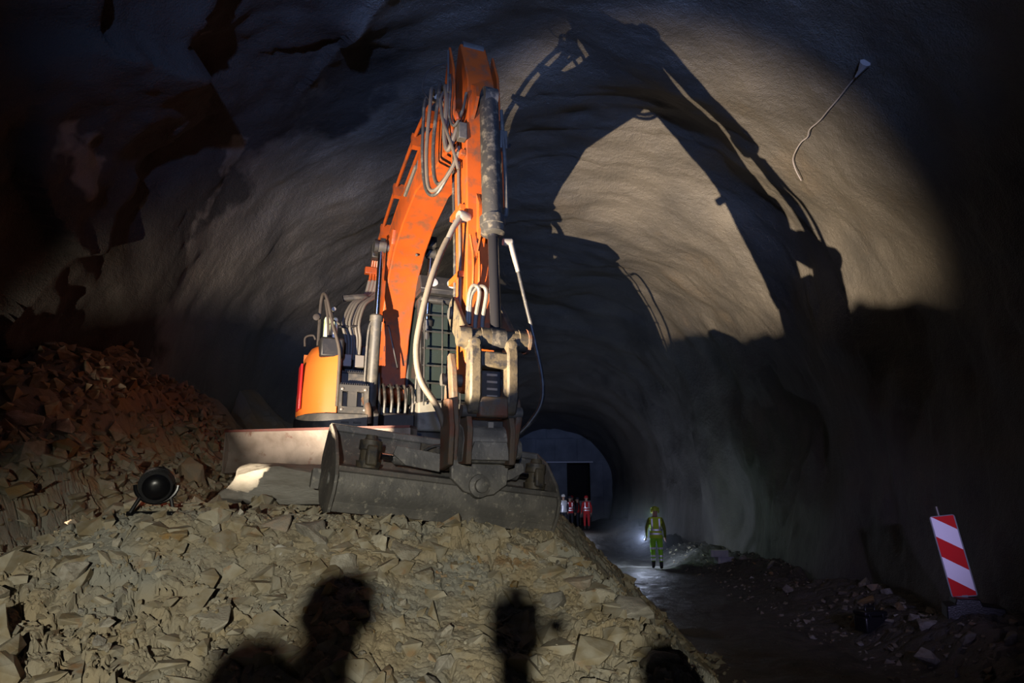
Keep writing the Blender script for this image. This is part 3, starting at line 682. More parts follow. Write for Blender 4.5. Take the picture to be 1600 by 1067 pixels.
    MB().box((0.22, -0.46, 3.55), (0.32, -0.10, 3.66)).build('riser_clamp', 'orange', EX, bevel=0.01)
boom()

def stick():
    pr = [(4.10, 5.02), (4.17, 5.02), (4.32, 4.72), (4.46, 4.40), (4.50, 4.05), (4.46, 3.6), (4.52, 2.9), (4.54, 1.9), (4.53, 1.35)] + arc(4.40, 1.22, 0.14, 0, -180, 6) + [(4.24, 1.55), (4.12, 2.5), (3.99, 3.3), (3.90, 3.72), (3.90, 4.3), (4.00, 4.72)]
    s = MB().prism(pr, -0.15, 0.15).build('stick', 'orange', EX, bevel=0.014)
    # side cheeks at the boom joint
    for yy in (-0.265, 0.235):
        MB().prism([(4.12, 4.98), (4.30, 4.60), (4.36, 4.1), (4.28, 3.75), (4.05, 3.70), (3.92, 4.0), (3.98, 4.6)], yy, yy + 0.03).build('joint_cheek', 'orange', s, bevel=0.008)
    MB().cyl((4.12, -0.30, 4.02), (4.12, 0.30, 4.02), 0.075).build('joint_pin', 'darkgrey', s)
    MB().lathe((4.13, -0.12, 5.0), (0, 1, 0), [(0, 0.07), (0.24, 0.07)], 16).build('apex_boss', 'darkgrey', s)
    # bucket cylinder lugs
    for yy in (-0.11, 0.08): MB().prism([(4.44, 4.35), (4.62, 4.22), (4.66, 4.08), (4.58, 3.98), (4.46, 3.9)], yy, yy + 0.03).build('bucket_cylinder_lug', 'orange', s)
    bc = hydraulic('bucket_cylinder', (4.60, 0.04, 4.12), (4.86, 0.04, 1.52), 0.60, 0.098, 0.052, 'barrel', 'darkrod', EX, 0.07)
    MB().lathe((4.745, 0.04, 2.66), (0.1, 0, -1), [(-0.09, 0.10), (-0.09, 0.125), (0, 0.125), (0.02, 0.10)], 18).build('gland', 'barrel', bc)
    MB().tube([(4.62, 0.17, 4.0), (4.70, 0.18, 3.4), (4.78, 0.17, 2.85), (4.80, 0.15, 2.75)], 0.02, 8, 4).build('cylinder_pipe', 'darkgrey', bc)
    MB().tube([(4.58, 0.19, 3.9), (4.62, 0.20, 3.3), (4.68, 0.19, 2.9)], 0.016, 8, 4).build('cylinder_pipe', 'orange', bc)
    MB().box((4.55, 0.14, 3.55), (4.68, 0.22, 3.75)).build('pipe_clamp', 'darkgrey', bc, bevel=0.01)
    MB().tube([(4.50, 0.22, 3.62), (4.58, 0.28, 3.66), (4.62, 0.26, 3.6)], 0.014, 6, 3).build('pipe_bracket', 'black', bc)
    # auxiliary lines on the right-hand side of the stick
    for i, (dy, x) in enumerate(((-0.175, 4.22), (-0.175, 4.32), (-0.175, 4.40))):
        MB().tube([(x - 0.12, dy, 3.9), (x - 0.10, dy, 3.3), (x - 0.02, dy, 2.7), (x + 0.02, dy, 2.2), (x + 0.02, dy, 1.85)], 0.017, 8, 4).build('auxiliary_pipe', ['rubber', 'orange', 'greyhose'][i], s)
    for z in (3.55, 2.95, 2.25): MB().box((4.10, -0.205, z - 0.03), (4.46, -0.15, z + 0.03)).build('pipe_clamp', 'orange', s, bevel=0.005)
    # stiffener ribs and front plate lines
    MB().prism([(4.50, 3.1), (4.60, 2.95), (4.60, 2.7), (4.52, 2.55)], -0.05, -0.02).build('rib', 'orange', s)
    for yy in (-0.10, -0.04):
        MB().tube([(4.58, yy, 2.45), (4.60, yy, 2.25), (4.58, yy, 2.0)], 0.014, 6, 3).build('front_pipe', 'orange', s)
    MB().tube([(4.57, -0.02, 2.62), (4.58, -0.06, 2.42), (4.58, -0.09, 2.30)], 0.012, 6, 3).build('front_pipe', 'orange', s)
    MB().tube([(4.57, -0.13, 2.62), (4.58, -0.10, 2.42), (4.58, -0.09, 2.30)], 0.012, 6, 3).build('front_pipe', 'orange', s)
    # pale hose loops on the front, low
    for dy in (-0.05, 0.02):
        MB().tube([(4.57, -0.13 + dy * 0.3, 1.72), (4.62, -0.13 + dy * 0.3, 1.98), (4.64, -0.06 + dy, 2.08), (4.64, 0.0 + dy, 2.02), (4.62, -0.03 + dy, 1.75), (4.60, -0.02 + dy, 1.52)], 0.02, 8, 5).build('front_hose', 'whitehose', EX)
    # hose loops from boom tip to stick, hanging
    loops = [
        [(3.66, -0.20, 4.62), (3.95, -0.30, 4.60), (4.10, -0.36, 4.35), (4.02, -0.38, 3.85), (4.02, -0.36, 3.45), (4.14, -0.32, 3.32), (4.28, -0.24, 3.46), (4.34, -0.19, 3.62)],
        [(3.66, -0.29, 4.62), (3.88, -0.38, 4.58), (3.98, -0.42, 4.3), (3.92, -0.43, 3.8), (3.95, -0.41, 3.38), (4.10, -0.36, 3.26), (4.28, -0.26, 3.40), (4.38, -0.20, 3.58)],
        [(3.70, -0.10, 4.60), (4.02, -0.26, 4.55), (4.22, -0.30, 4.25), (4.20, -0.31, 3.85), (4.24, -0.28, 3.66), (4.34, -0.24, 3.78), (4.42, -0.19, 4.02)],
        [(3.66, -0.26, 4.58), (3.86, -0.44, 4.45), (3.86, -0.46, 4.1), (3.84, -0.45, 3.7), (3.92, -0.42, 3.33), (4.10, -0.35, 3.22), (4.30, -0.24, 3.44)],
        [(4.28, -0.29, 4.52), (4.36, -0.30, 4.3), (4.34, -0.30, 4.0), (4.40, -0.26, 3.86), (4.48, -0.2, 4.0), (4.50, -0.17, 4.2)],
        [(4.05, -0.29, 4.45), (4.12, -0.34, 4.3), (4.22, -0.34, 4.02), (4.30, -0.30, 3.80), (4.36, -0.24, 3.55), (4.36, -0.2, 3.4)],
    ]
    for i, P in enumerate(loops):
        MB().tube(P, [0.021, 0.021, 0.026, 0.019, 0.016, 0.018][i], 8, 7).build('hose_loop', ['rubber', 'greyhose', 'greyhose', 'rubber', 'rubber', 'greyhose'][i], EX)
    MB().tube([(4.0, -0.27, 4.85), (3.9, -0.42, 4.80), (3.84, -0.48, 4.6), (3.90, -0.42, 4.42)], 0.007, 6, 6).build('thin_wire', 'black', EX)
    MB().tube([(4.16, -0.28, 4.9), (4.2, -0.285, 4.6), (4.22, -0.29, 4.35)], 0.012, 6, 4).build('grease_line', 'darkgrey', EX)
    mf = MB().box((4.40, -0.24, 3.68), (4.50, -0.15, 3.86)).build('manifold', 'darkgrey', EX, bevel=0.01)
    MB().lathe((4.45, -0.24, 3.9), (0, -0.3, 1), [(0, 0.03), (0.05, 0.035), (0.09, 0.02)], 8).build('manifold_fitting', 'orange', mf)
    # swivel couplings and the two long hoses going down to the hitch
    cp = MB().lathe((4.50, -0.17, 2.82), (0.3, -1, 0), [(-0.05, 0.05), (0.04, 0.065), (0.07, 0.05)], 14).build('swivel_coupling', 'fitting', EX)
    MB().tube([(4.52, -0.22, 2.80), (4.56, -0.30, 2.66), (4.58, -0.36, 2.52)], [0.032, 0.03, 0.026], 10).build('coupling_stem', 'fitting', cp)
    MB().tube([(4.58, -0.36, 2.53), (4.60, -0.44, 2.34), (4.62, -0.53, 2.05), (4.62, -0.60, 1.72), (4.60, -0.63, 1.42), (4.60, -0.58, 1.15), (4.58, -0.42, 0.92), (4.52, -0.32, 0.70), (4.45, -0.30, 0.5)], 0.030, 10, 7).build('long_grey_hose', 'greyhose', EX)
    cp = MB().lathe((4.74, 0.20, 2.52), (0, 1, 0), [(-0.05, 0.035), (0.03, 0.045), (0.05, 0.03)], 12).build('swivel_coupling', 'fitting', EX)
    MB().tube([(4.75, 0.22, 2.52), (4.77, 0.25, 2.38), (4.78, 0.29, 2.22)], [0.03, 0.026, 0.022], 10).build('coupling_stem', 'fitting', cp)
    MB().tube([(4.78, 0.285, 2.24), (4.80, 0.36, 1.9), (4.80, 0.46, 1.5), (4.78, 0.53, 1.2), (4.75, 0.53, 0.98), (4.68, 0.44, 0.80), (4.60, 0.32, 0.66)], 0.019, 10, 7).build('long_black_hose', 'rubber', EX)
    # linkage
    rk = MB()
    for yy in (-0.25, 0.20):
        r = MB().prism([(4.30, 1.98), (4.42, 2.02), (4.78, 1.66), (4.92, 1.60), (4.95, 1.46), (4.84, 1.40), (4.62, 1.50), (4.36, 1.72), (4.28, 1.82)], yy, yy + 0.05).build('rocker_arm', 'link', EX, bevel=0.01)
    MB().cyl((4.38, -0.27, 1.86), (4.38, 0.27, 1.86), 0.06).build('rocker_pin', 'darkgrey', EX)
    bs = MB().lathe((4.86, -0.32, 1.52), (0, 1, 0), [(0, 0.06), (0, 0.09), (0.06, 0.10), (0.10, 0.10), (0.10, 0.085), (0.20, 0.085), (0.20, 0.10), (0.40, 0.10), (0.40, 0.085), (0.56, 0.085), (0.56, 0.105), (0.64, 0.10), (0.64, 0.06)], 20).build('link_pin_boss', 'link', EX)
    MB().lathe((4.86, 0.32, 1.52), (0, 1, 0), [(0, 0.12), (0.025, 0.12), (0.03, 0.07), (0.07, 0.07)], 12).build('pin_flange', 'rust', bs)
    # H link with an oblong opening: two legs, top and bottom webs, eyes
    hl = MB().prism([(4.78, 1.56), (4.94, 1.54), (5.00, 1.36), (5.00, 0.98), (4.94, 0.84), (4.82, 0.80), (4.84, 1.0), (4.86, 1.36)], -0.245, -0.135).build('h_link', 'link', EX, bevel=0.02)
    MB().prism([(4.78, 1.56), (4.94, 1.54), (5.00, 1.36), (5.00, 0.98), (4.94, 0.84), (4.82, 0.80), (4.84, 1.0), (4.86, 1.36)], 0.10, 0.21).build('link_leg', 'link', hl, bevel=0.02)
    MB().box((4.86, -0.15, 1.24), (4.98, 0.12, 1.38)).build('link_web', 'link', hl, bevel=0.02)
    MB().box((4.84, -0.15, 0.80), (4.98, 0.12, 0.98)).build('link_web', 'rust', hl, bevel=0.02)
    for yy in (-0.19, 0.155): MB().lathe((4.955, yy, 1.45), (1, 0, 0), [(0, 0.045), (0.025, 0.042), (0.03, 0.02)], 12).build('bolt', 'link', hl)
    # valve block with coil springs visible through the opening
    vb = MB().box((4.62, -0.14, 0.92), (4.78, 0.12, 1.32)).build('valve_block', 'black', EX, bevel=0.01)
    for k in range(4): MB().box((4.78, -0.02, 1.0 + k * 0.065), (4.79, 0.08, 1.02 + k * 0.065)).build('valve_plate', 'fitting', vb)
stick()

def bucket():
    # quick hitch ears
    for yy, pr in ((-0.30, [(4.44, 1.42), (4.52, 1.44), (4.60, 1.28), (4.66, 0.98), (4.70, 0.72), (4.64, 0.40), (4.40, 0.36), (4.34, 0.72), (4.38, 1.1)]), (0.22, [(4.42, 1.10), (4.56, 1.16), (4.86, 0.98), (4.90, 0.80), (4.72, 0.40), (4.40, 0.36), (4.34, 0.72)])):
        MB().prism(pr, yy, yy + 0.06).build('hitch_ear', 'rust', EX, bevel=0.012)
    MB().prism([(4.50, 1.0), (4.72, 0.98), (4.80, 0.72), (4.76, 0.40), (4.48, 0.36)], -0.36, -0.31).build('hitch_ear', 'rust', EX, bevel=0.012)
    hb = MB().prism([(4.38, 0.42), (4.78, 0.42), (4.84, 0.62), (4.80, 0.72), (4.5, 0.86), (4.38, 0.80)], -0.24, 0.22).build('hitch_body', 'steel', EX, bevel=0.02)
    MB().prism([(-0.20, 0.44), (0.18, 0.44), (0.15, 0.60), (-0.15, 0.60)], 4.80, 4.86, 'x').build('hitch_plate', 'steel', hb, bevel=0.008)
    for yy in (-0.235, 0.16): MB().prism([(4.60, 0.42), (4.88, 0.40), (4.92, 0.70), (4.84, 0.92), (4.70, 0.90)], yy, yy + 0.05).build('hitch_cheek', 'rust', hb, bevel=0.008)
    MB().box((4.66, -0.18, 0.70), (4.74, 0.16, 0.80)).build('lock_bar', 'black', hb, bevel=0.01)
    MB().lathe((4.70, 0.28, 0.55), (0, 1, 0), [(0, 0.09), (0.04, 0.09), (0.05, 0.05)], 14).build('hitch_pin', 'steel', hb)
    MB().cyl((4.42, -0.34, 1.20), (4.42, 0.30, 1.20), 0.06).build('stick_pin', 'darkgrey', hb)
    MB().cyl((4.86, -0.28, 0.86), (4.86, 0.28, 0.86), 0.055).build('link_lower_pin', 'darkgrey', hb)
    MB().box((4.76, 0.0, 0.73), (4.78, 0.05, 0.78)).build('lock_marker', 'fitting', hb)
    b = empty('tilt_bucket', (4.45, -0.14, 0.145)); b.parent = EX; b.rotation_euler = (R(-5.8), 0, R(4))
    Y0, Y1 = -1.14, 0.94
    # shell: lower strip, shelf, rear plate, curved belly towards the machine (closed thick sheet)
    outer = [(-0.02, -0.24), (0.06, -0.12), (0.09, 0.0), (0.07, 0.10), (-0.05, 0.14), (-0.26, 0.17), (-0.34, 0.24), (-0.40, 0.38), (-0.44, 0.50)]
    inner = [(-0.47, 0.49), (-0.43, 0.36), (-0.37, 0.21), (-0.28, 0.13), (-0.06, 0.10), (0.04, 0.07), (0.06, 0.0), (0.03, -0.11), (-0.05, -0.23)]
    sh = MB().prism(outer + inner, Y0, Y1).build('bucket_shell', 'steel', b, smooth=30)
    MB().prism([(-0.05, -0.25), (0.0, -0.25), (0.035, -0.17), (-0.01, -0.17)], Y0 - 0.02, Y1 + 0.02).build('cutting_edge', 'steel', sh, bevel=0.004)
    MB().prism([(0.085, 0.075), (0.105, 0.085), (0.08, 0.125), (0.05, 0.125)], Y0, Y1).build('edge_lip', 'steel', sh)
    ep = [(0.02, -0.26), (0.11, -0.10), (0.13, 0.04), (0.04, 0.20), (-0.20, 0.42), (-0.42, 0.53), (-0.50, 0.52), (-0.62, 0.25), (-0.60, 0.0), (-0.42, -0.18), (-0.15, -0.27)]
    for yy in (Y0 - 0.03, Y1): MB().prism(ep, yy, yy + 0.03).build('end_plate', 'steel', b, bevel=0.006)
    MB().lathe((-0.15, Y0 - 0.03, 0.02), (0, -1, 0), [(0, 0.06), (0.015, 0.06), (0.02, 0.03)], 14).build('end_plate_boss', 'steel', b)
    MB().box((-0.50, Y0 - 0.03, 0.46), (-0.40, Y1 + 0.03, 0.53)).build('top_bar', 'steel', b, bevel=0.015)
    MB().prism([(-0.63, 0.1), (-0.56, 0.12), (-0.56, -0.06), (-0.63, -0.04)], Y0 - 0.10, Y0 - 0.03).build('hook_lug', 'steel', b)
    # tilt hinge: plates and pivot boss
    MB().prism([(-0.20, 0.30), (0.36, 0.30), (0.36, 0.13), (0.24, 0.03), (0.10, -0.005), (-0.05, 0.03), (-0.18, 0.13)], 0.13, 0.19, 'x').build('hinge_plate', 'steel', b, bevel=0.01)
    hp = MB().box((-0.42, -0.20, 0.28), (0.19, 0.36, 0.33)).build('bracket_plate', 'steel', b, bevel=0.008)
    for yy in (-0.20, -0.05, 0.30): MB().prism([(-0.20, 0.33), (0.18, 0.33), (0.10, 0.72), (-0.04, 0.72)], yy, yy + 0.04).build('bracket_rib', 'steel', hp, bevel=0.006)
    MB().lathe((0.16, 0.09, 0.09), (1, 0, 0), [(0, 0.11), (0.05, 0.10), (0.06, 0.06), (0.10, 0.06), (0.11, 0.03)], 18).build('pivot_boss', 'steel', b)
    # tilt cylinders in the trough
    for sgn, y_end, y_c in ((-1, -0.86, -0.22), (1, 0.78, 0.40)):
        u = Vector((0, y_c - y_end, 0)).normalized()
        tl = MB().prism([(-0.22, 0.16), (0.04, 0.16), (0.02, 0.34), (-0.20, 0.34)], y_end - 0.05, y_end + 0.05).build('cylinder_lug', 'link', b, bevel=0.02)
        MB().lathe((-0.09, y_end, 0.14), (0, 0, 1), [(0, 0.10), (0.06, 0.11), (0.06, 0.085), (0.15, 0.085), (0.16, 0.10), (0.24, 0.10), (0.25, 0.06), (0.29, 0.05)], 18).build('lug_boss', 'link', tl)
        tc = MB().tube([(-0.06, y_end + u.y * 0.1, 0.26), (-0.06, y_end + u.y * 0.24, 0.26)], 0.03, 12).build('tilt_cylinder', 'rod', b)
        MB().tube([(-0.06, y_end + u.y * 0.20, 0.26), (-0.06, y_end + u.y * 0.22, 0.26), (-0.06, y_c, 0.26)], [0.04, 0.06, 0.06], 14).build('tilt_barrel', 'steel', tc)
        MB().prism([(y_end + u.y * 0.18, 0.28), (y_end + u.y * 0.30, 0.20), (y_c - u.y * 0.02, 0.18), (y_c - u.y * 0.02, 0.34), (y_end + u.y * 0.2, 0.36)] if sgn < 0 else [(y_c - u.y * 0.02, 0.18), (y_end + u.y * 0.30, 0.20), (y_end + u.y * 0.18, 0.28), (y_end + u.y * 0.2, 0.36), (y_c - u.y * 0.02, 0.34)], 0.01, 0.035, 'x').build('cylinder_guard', 'steel', tc, bevel=0.005)
    MB().tube([(0.05, -0.22, 0.42), (0.02, -0.32, 0.40), (0.0, -0.40, 0.34), (-0.02, -0.36, 0.30)], 0.014, 8, 4).build('tilt_hose', 'rubber', b)
    MB().prism([(-0.42, 0.42), (-0.28, 0.40), (-0.16, 0.37), (-0.28, 0.34), (-0.42, 0.35)], -0.06, -0.03, 'x').build('bracket_tongue', 'link', b)
bucket()

# ------------------------------------------------------------------ rocks
def hull_rock(seed, n=16, flat=1.0):
    """angular broken stone of unit size"""
    rr = random.Random(seed); bm = bmesh.new()
    for i in range(n):
        while True:
            p = Vector((rr.uniform(-1, 1), rr.uniform(-1, 1), rr.uniform(-1, 1)))
            if max(abs(p.x), abs(p.y), abs(p.z)) > 0.55 and p.length < 1.32: break
        bm.verts.new(p * 0.5)
    r = bmesh.ops.convex_hull(bm, input=bm.verts)
    bmesh.ops.delete(bm, geom=[e for e in r['geom_interior'] if isinstance(e, bmesh.types.BMVert)], context='VERTS')
    me = bpy.data.meshes.new('rock'); bm.to_mesh(me); bm.free()
    return me
def big_rock(seed, cuts=3, amp=0.05, n=12):
    """larger boulder: broken hull, bevelled edges, craggy relief"""
    rr = random.Random(seed); me0 = hull_rock(seed, n)
    bm = bmesh.new(); bm.from_mesh(me0); bpy.data.meshes.remove(me0)
    bmesh.ops.dissolve_limit(bm, angle_limit=R(16), verts=bm.verts, edges=bm.edges)
    bmesh.ops.bevel(bm, geom=list(bm.edges), offset=0.016, segments=1, affect='EDGES')
    bmesh.ops.triangulate(bm, faces=bm.faces)
    bmesh.ops.subdivide_edges(bm, edges=[e for e in bm.edges if e.calc_length() > 0.12], cuts=cuts, use_grid_fill=True)
    bmesh.ops.triangulate(bm, faces=bm.faces)
    P = np.array([v.co[:] for v in bm.verts])
    d = amp * fbm(P[:, 0] * 2.6 + seed, P[:, 1] * 2.6, P[:, 2] * 2.6, seed, 4, 0.55)
    bm.normal_update()
    for v, k in zip(bm.verts, d): v.co += v.normal * float(k)
    me = bpy.data.meshes.new('rock'); bm.to_mesh(me); bm.free()
    me.polygons.foreach_set('use_smooth', [True] * len(me.polygons)); me.set_sharp_from_angle(angle=R(28))
    return me

NAMED = [
    (-1.746, 5.090, 0.299, 0.206, 'large grey block beside the lower left corner of the bucket', 'rock'),
    (-1.914, 4.900, 0.153, 0.126, 'pale rounded stone left of the large grey block', 'rock_pale'),
    (-2.026, 5.084, 0.235, 0.141, 'brown flat rock above the pale rounded stone', 'rock_brown'),
    (-2.119, 4.269, 0.539, 0.212, 'long flat pale slab half buried in the left slope', 'rock_pale'),
    (-2.985, 4.288, 0.158, 0.158, 'pale angular block low on the far left slope', 'rock'),
    (-2.635, 4.514, 0.100, 0.092, 'small pale stone in the middle of the left slope', 'rock_pale'),
    (-2.570, 4.686, 0.191, 0.130, 'flat tan stone below the black floodlight', 'rock_brown'),
    (-1.441, 4.845, 0.247, 0.168, 'broad rounded grey rock in the slope below the bucket', 'rock'),
    (-1.277, 5.188, 0.152, 0.133, 'light grey stone right under the bucket edge', 'rock_pale'),
    (-1.100, 5.176, 0.264, 0.160, 'wide grey rock under the middle of the bucket', 'rock'),
    (-0.897, 5.041, 0.182, 0.137, 'dark grey stone below the middle of the bucket', 'rock'),
    (-1.439, 4.551, 0.107, 0.140, 'reddish upright stone beside the tall shadow', 'rock_brown'),
    (-0.620, 4.257, 0.150, 0.165, 'cracked pale stone at the bottom centre', 'rock_pale'),
    (-0.535, 4.036, 0.154, 0.126, 'white pointed stone at the bottom edge', 'rock_pale'),
    (-0.374, 4.049, 0.175, 0.231, 'tall grey rock beside the narrow shadow column', 'rock'),
    (-0.682, 4.067, 0.128, 0.142, 'grey oval stone left of the white pointed stone', 'rock'),
    (0.676, 4.557, 0.356, 0.316, 'big tan boulder at the right end of the slope', 'rock'),
    (0.574, 5.139, 0.362, 0.181, 'light grey boulder on the right ridge line', 'rock_pale'),
    (0.208, 5.452, 0.244, 0.176, 'ochre stained block below the bucket right corner', 'rock_brown'),
    (0.367, 5.329, 0.284, 0.190, 'pale slab on the right ridge of the heap', 'rock_pale'),
    (0.033, 5.133, 0.228, 0.183, 'grey broken slab in the middle of the right slope', 'rock'),
    (0.378, 4.171, 0.287, 0.215, 'rounded grey boulder low on the right slope', 'rock'),
    (0.191, 4.349, 0.151, 0.151, 'small rounded stone beside the low right boulder', 'rock'),
    (-0.089, 4.208, 0.182, 0.255, 'grey slab standing right of the narrow shadow', 'rock'),
    (-4.261, 7.982, 0.347, 0.437, 'tall tan pointed rock behind the black floodlight', 'rock_brown'),
    (-4.647, 6.285, 0.400, 0.218, 'brown wedge rock high on the dark left slope', 'rock_brown'),
    (-4.456, 7.087, 0.432, 0.297, 'large dusky rock left of the black floodlight', 'rock'),
    (-4.085, 6.585, 0.225, 0.162, 'pinkish stone just left of the black floodlight', 'rock_pale'),
    (-5.179, 6.395, 0.375, 0.250, 'dark rock at the left picture edge by the wall', 'rock'),
    (-4.958, 6.634, 0.387, 0.258, 'dark angular rock at the foot of the left wall', 'rock'),
    (5.299, 12.393, 0.343, 0.193, 'pale stone on the verge left of the striped board', 'rock'),
    (4.523, 9.011, 0.306, 0.184, 'yellowish rock on the verge below the striped board', 'rock'),
    (4.547, 8.282, 0.238, 0.126, 'flat rock on the verge right of the striped board', 'rock'),
    (5.279, 11.646, 0.221, 0.140, 'small stone between the dark case and the striped board', 'rock'),
    (4.690, 7.749, 0.222, 0.169, 'stone at the right picture edge on the verge', 'rock'),
]
CLEAR = [(-2.86, 4.92, 0.22), (4.83, 9.0, 0.3)]
RN = random.Random(11)
for i, (x, y, ww, hh, lab, m) in enumerate(NAMED):
    o = link_mesh('rock', big_rock(100 + i, 3 if ww > 0.2 else 2, 0.035), m)
    dp = ww * RN.uniform(0.75, 1.0)
    o.scale = (ww * 1.05, dp, hh * 1.1)
    o.rotation_euler = (0.3 + RN.uniform(-0.35, 0.35), RN.uniform(-0.25, 0.25), RN.uniform(-0.5, 0.5))
    o.location = (x, y + dp * 0.15, hgt(x, y) + hh * 0.08)
    tag(o, lab, 'rock'); CLEAR.append((x, y, ww * 0.5))
# the long pale boulder in front of the dozer blade
o = link_mesh('boulder', big_rock(207, 4, 0.04, 22), 'rock'); o.scale = (1.55, 0.75, 0.50); o.rotation_euler = (0.05, 0.05, R(-6)); o.location = (-2.62, 6.75, 1.97)
tag(o, 'long pale boulder lying between the dozer blade and the bucket', 'rock')
CLEAR.append((-2.62, 6.75, 0.7))

KINDS = [hull_rock(s, 8 + s % 4) for s in range(18)]
def rock_copy(k, m):
    key = (k, m)
    if key not in _rk:
        me = KINDS[k].copy(); me.materials.append(MT[m]); _rk[key] = me
    return _rk[key]
_rk = {}
ZONES = [  # label, group, number, region, size range, crest-sided?
    (lambda x, y: 'high on the lit slope below the black floodlight' if y > 4.5 else 'low on the lit slope left of the head shadow', 'loose stones on the left slope', 88, lambda r: (r.uniform(-3.9, -1.45), r.uniform(3.7, 5.1)), (0.05, 0.17)),
    (lambda x, y: ('just below the bucket edge' if y > 5.1 else 'mid slope right of the head shadow') if x < -0.4 else ('high on the right ridge of the heap' if y > 4.8 else 'low on the right end of the slope'), 'loose stones on the right slope', 82, lambda r: (r.uniform(-1.4, 0.55), r.uniform(3.8, 5.9)), (0.05, 0.16)),
    (lambda x, y: 'on the dusky rubble against the left wall' if x < -4.6 else 'on the dusky rubble behind the black floodlight', 'stones on the dark left slope', 62, lambda r: (r.uniform(-6.0, -3.0), r.uniform(5.2, 8.4)), (0.10, 0.36)),
    (lambda x, y: 'on the verge near the striped board' if y < 10.5 else 'on the far verge beyond the striped board', 'stones along the right verge', 60, lambda r: (r.uniform(3.9, 5.25), 6.5 + 12 * r.random() ** 1.4), (0.09, 0.32)),
]
for lab, grp, num, reg, (s0, s1) in ZONES:
    n = 0; tries = 0
    while n < num and tries < 4000:
        tries += 1
        x, y = reg(RN); s = s0 + (s1 - s0) * RN.random() ** 2.2
        if any(hypot(x - a, y - b) < c + s * 0.45 for a, b, c in CLEAR): continue
        z = hgt(x, y)
        if z < 0.3 and 'slope' in grp: continue
        CLEAR.append((x, y, s * 0.42)); n += 1
        m = RN.choices(['rock', 'rock_pale', 'rock_brown'], [0.62, 0.14, 0.24])[0]
        o = link_mesh('rock', rock_copy(RN.randrange(len(KINDS)), m))
        f = RN.uniform(0.45, 0.85)
        words = ('larger ' if s > s0 + 0.3 * (s1 - s0) else 'small ') + {'rock': 'grey', 'rock_pale': 'pale', 'rock_brown': 'ochre'}[m] + (' flat' if f < 0.62 else ' chunky') + ' stone '
        o.scale = (s, s * RN.uniform(0.6, 1.0), s * f)
        o.rotation_euler = (RN.uniform(-0.6, 0.6), RN.uniform(-0.6, 0.6), RN.uniform(0, 6.28))
        o.location = (x, y, z + s * f * 0.18)
        tag(o, words + lab(x, y), 'rock', grp)

def gravel(name, label, num, reg, s0, s1, pw, material, seed, lift=0.12, lean=0.0, flat=(.4, .9), patchy=0.0):
    """uncountable small fragments, joined"""
    g = np.random.default_rng(seed)
    base = []
    for k in KINDS:
        v = np.zeros(len(k.vertices) * 3); k.vertices.foreach_get('co', v)
        f = np.array([p.vertices[:] for p in k.polygons if len(p.vertices) == 3]); base.append((v.reshape(-1, 3), f))
    x, y = reg(g, num)
    if patchy > 0:
        keep = fbm(x * 0.8 + 2, y * 1.0, 0 * x, 41, 2) + 0.35 * sstep(-1.6, 0.2, x) + 0.5 * g.normal(size=num) > -patchy
        x, y = x[keep], y[keep]; num = len(x)
    z = np.maximum(pile_h(x, y), floor_base(x, y))
    s = s0 + (s1 - s0) * g.random(num) ** pw
    tilt = np.array(Euler((lean, 0, 0)).to_matrix())
    VV, FF, k0 = [], [], 0
    for i in range(num):
        v, f = base[g.integers(len(base))]
        a, b = g.normal(0, 0.28, 2)
        M = tilt @ np.array(Euler((a, b, g.uniform(0, 6.28))).to_matrix())
        q = (v * np.array([1, g.uniform(.55, 1), g.uniform(*flat)]) * s[i]) @ M.T + np.array([x[i], y[i], z[i] + s[i] * lift])
        VV.append(q); FF.append(f + k0); k0 += len(v)
    V = np.concatenate(VV).astype(np.float32); F = np.concatenate(FF).astype(np.int32)
    me = bpy.data.meshes.new(name)
    me.vertices.add(len(V)); me.vertices.foreach_set('co', V.ravel()); me.loops.add(F.size); me.loops.foreach_set('vertex_index', F.ravel())
    me.polygons.add(len(F)); me.polygons.foreach_set('loop_start', np.arange(0, F.size, 3, dtype=np.int32)); me.polygons.foreach_set('use_smooth', [False] * len(F)); me.update(calc_edges=True)
    tag(link_mesh(name, me, material), label, 'gravel', kind='stuff')
MT['fragments'] = mat('rock_fragments', (0.185, 0.15, 0.09), 0.9, col2=(0.27, 0.25, 0.195), scale=9, contrast=(0.35, 0.65), detail=2, dirt=(0.22, 0.13, 0.065), dscale=5, dcon=(0.58, 0.7), bump=0.4, bscale=60, dist=0.006, spec=0.2)
front = lambda g, n: (g.uniform(-4.2, 0.75, n), 6.3 - 3.0 * g.random(n))
gravel('broken_slabs', 'flat broken rock pieces packed into the lit front slope of the heap', 1500, front, 0.06, 0.34, 3.2, 'fragments', 5, -0.05, 0.42, (.3, .6), -0.05)
gravel('rock_fragments', 'small broken fragments strewn over the lit front slope of the heap', 7000, front, 0.012, 0.060, 2.2, 'fragments', 1, 0.1, 0.3, (.4, .9), 0.6)
gravel('dark_rubble', 'small rubble covering the dusky slope by the left wall', 2400, lambda g, n: (g.uniform(-6.0, -2.6, n), g.uniform(5.0, 10.5, n)), 0.05, 0.26, 2.0, 'fragments', 2)
gravel('verge_gravel', 'gravel scattered along the foot of the right wall', 1100, lambda g, n: (g.uniform(3.5, 5.4, n), 5.5 + 18 * g.random(n) ** 1.3), 0.03, 0.14, 2.0, 'fragments', 3, -0.05)
gravel('flank_rubble', 'dark rubble on the right flank of the heap beside the road', 700, lambda g, n: (g.uniform(0.5, 2.0, n), g.uniform(2.5, 9, n)), 0.03, 0.20, 2.2, 'fragments', 4, 0.0)

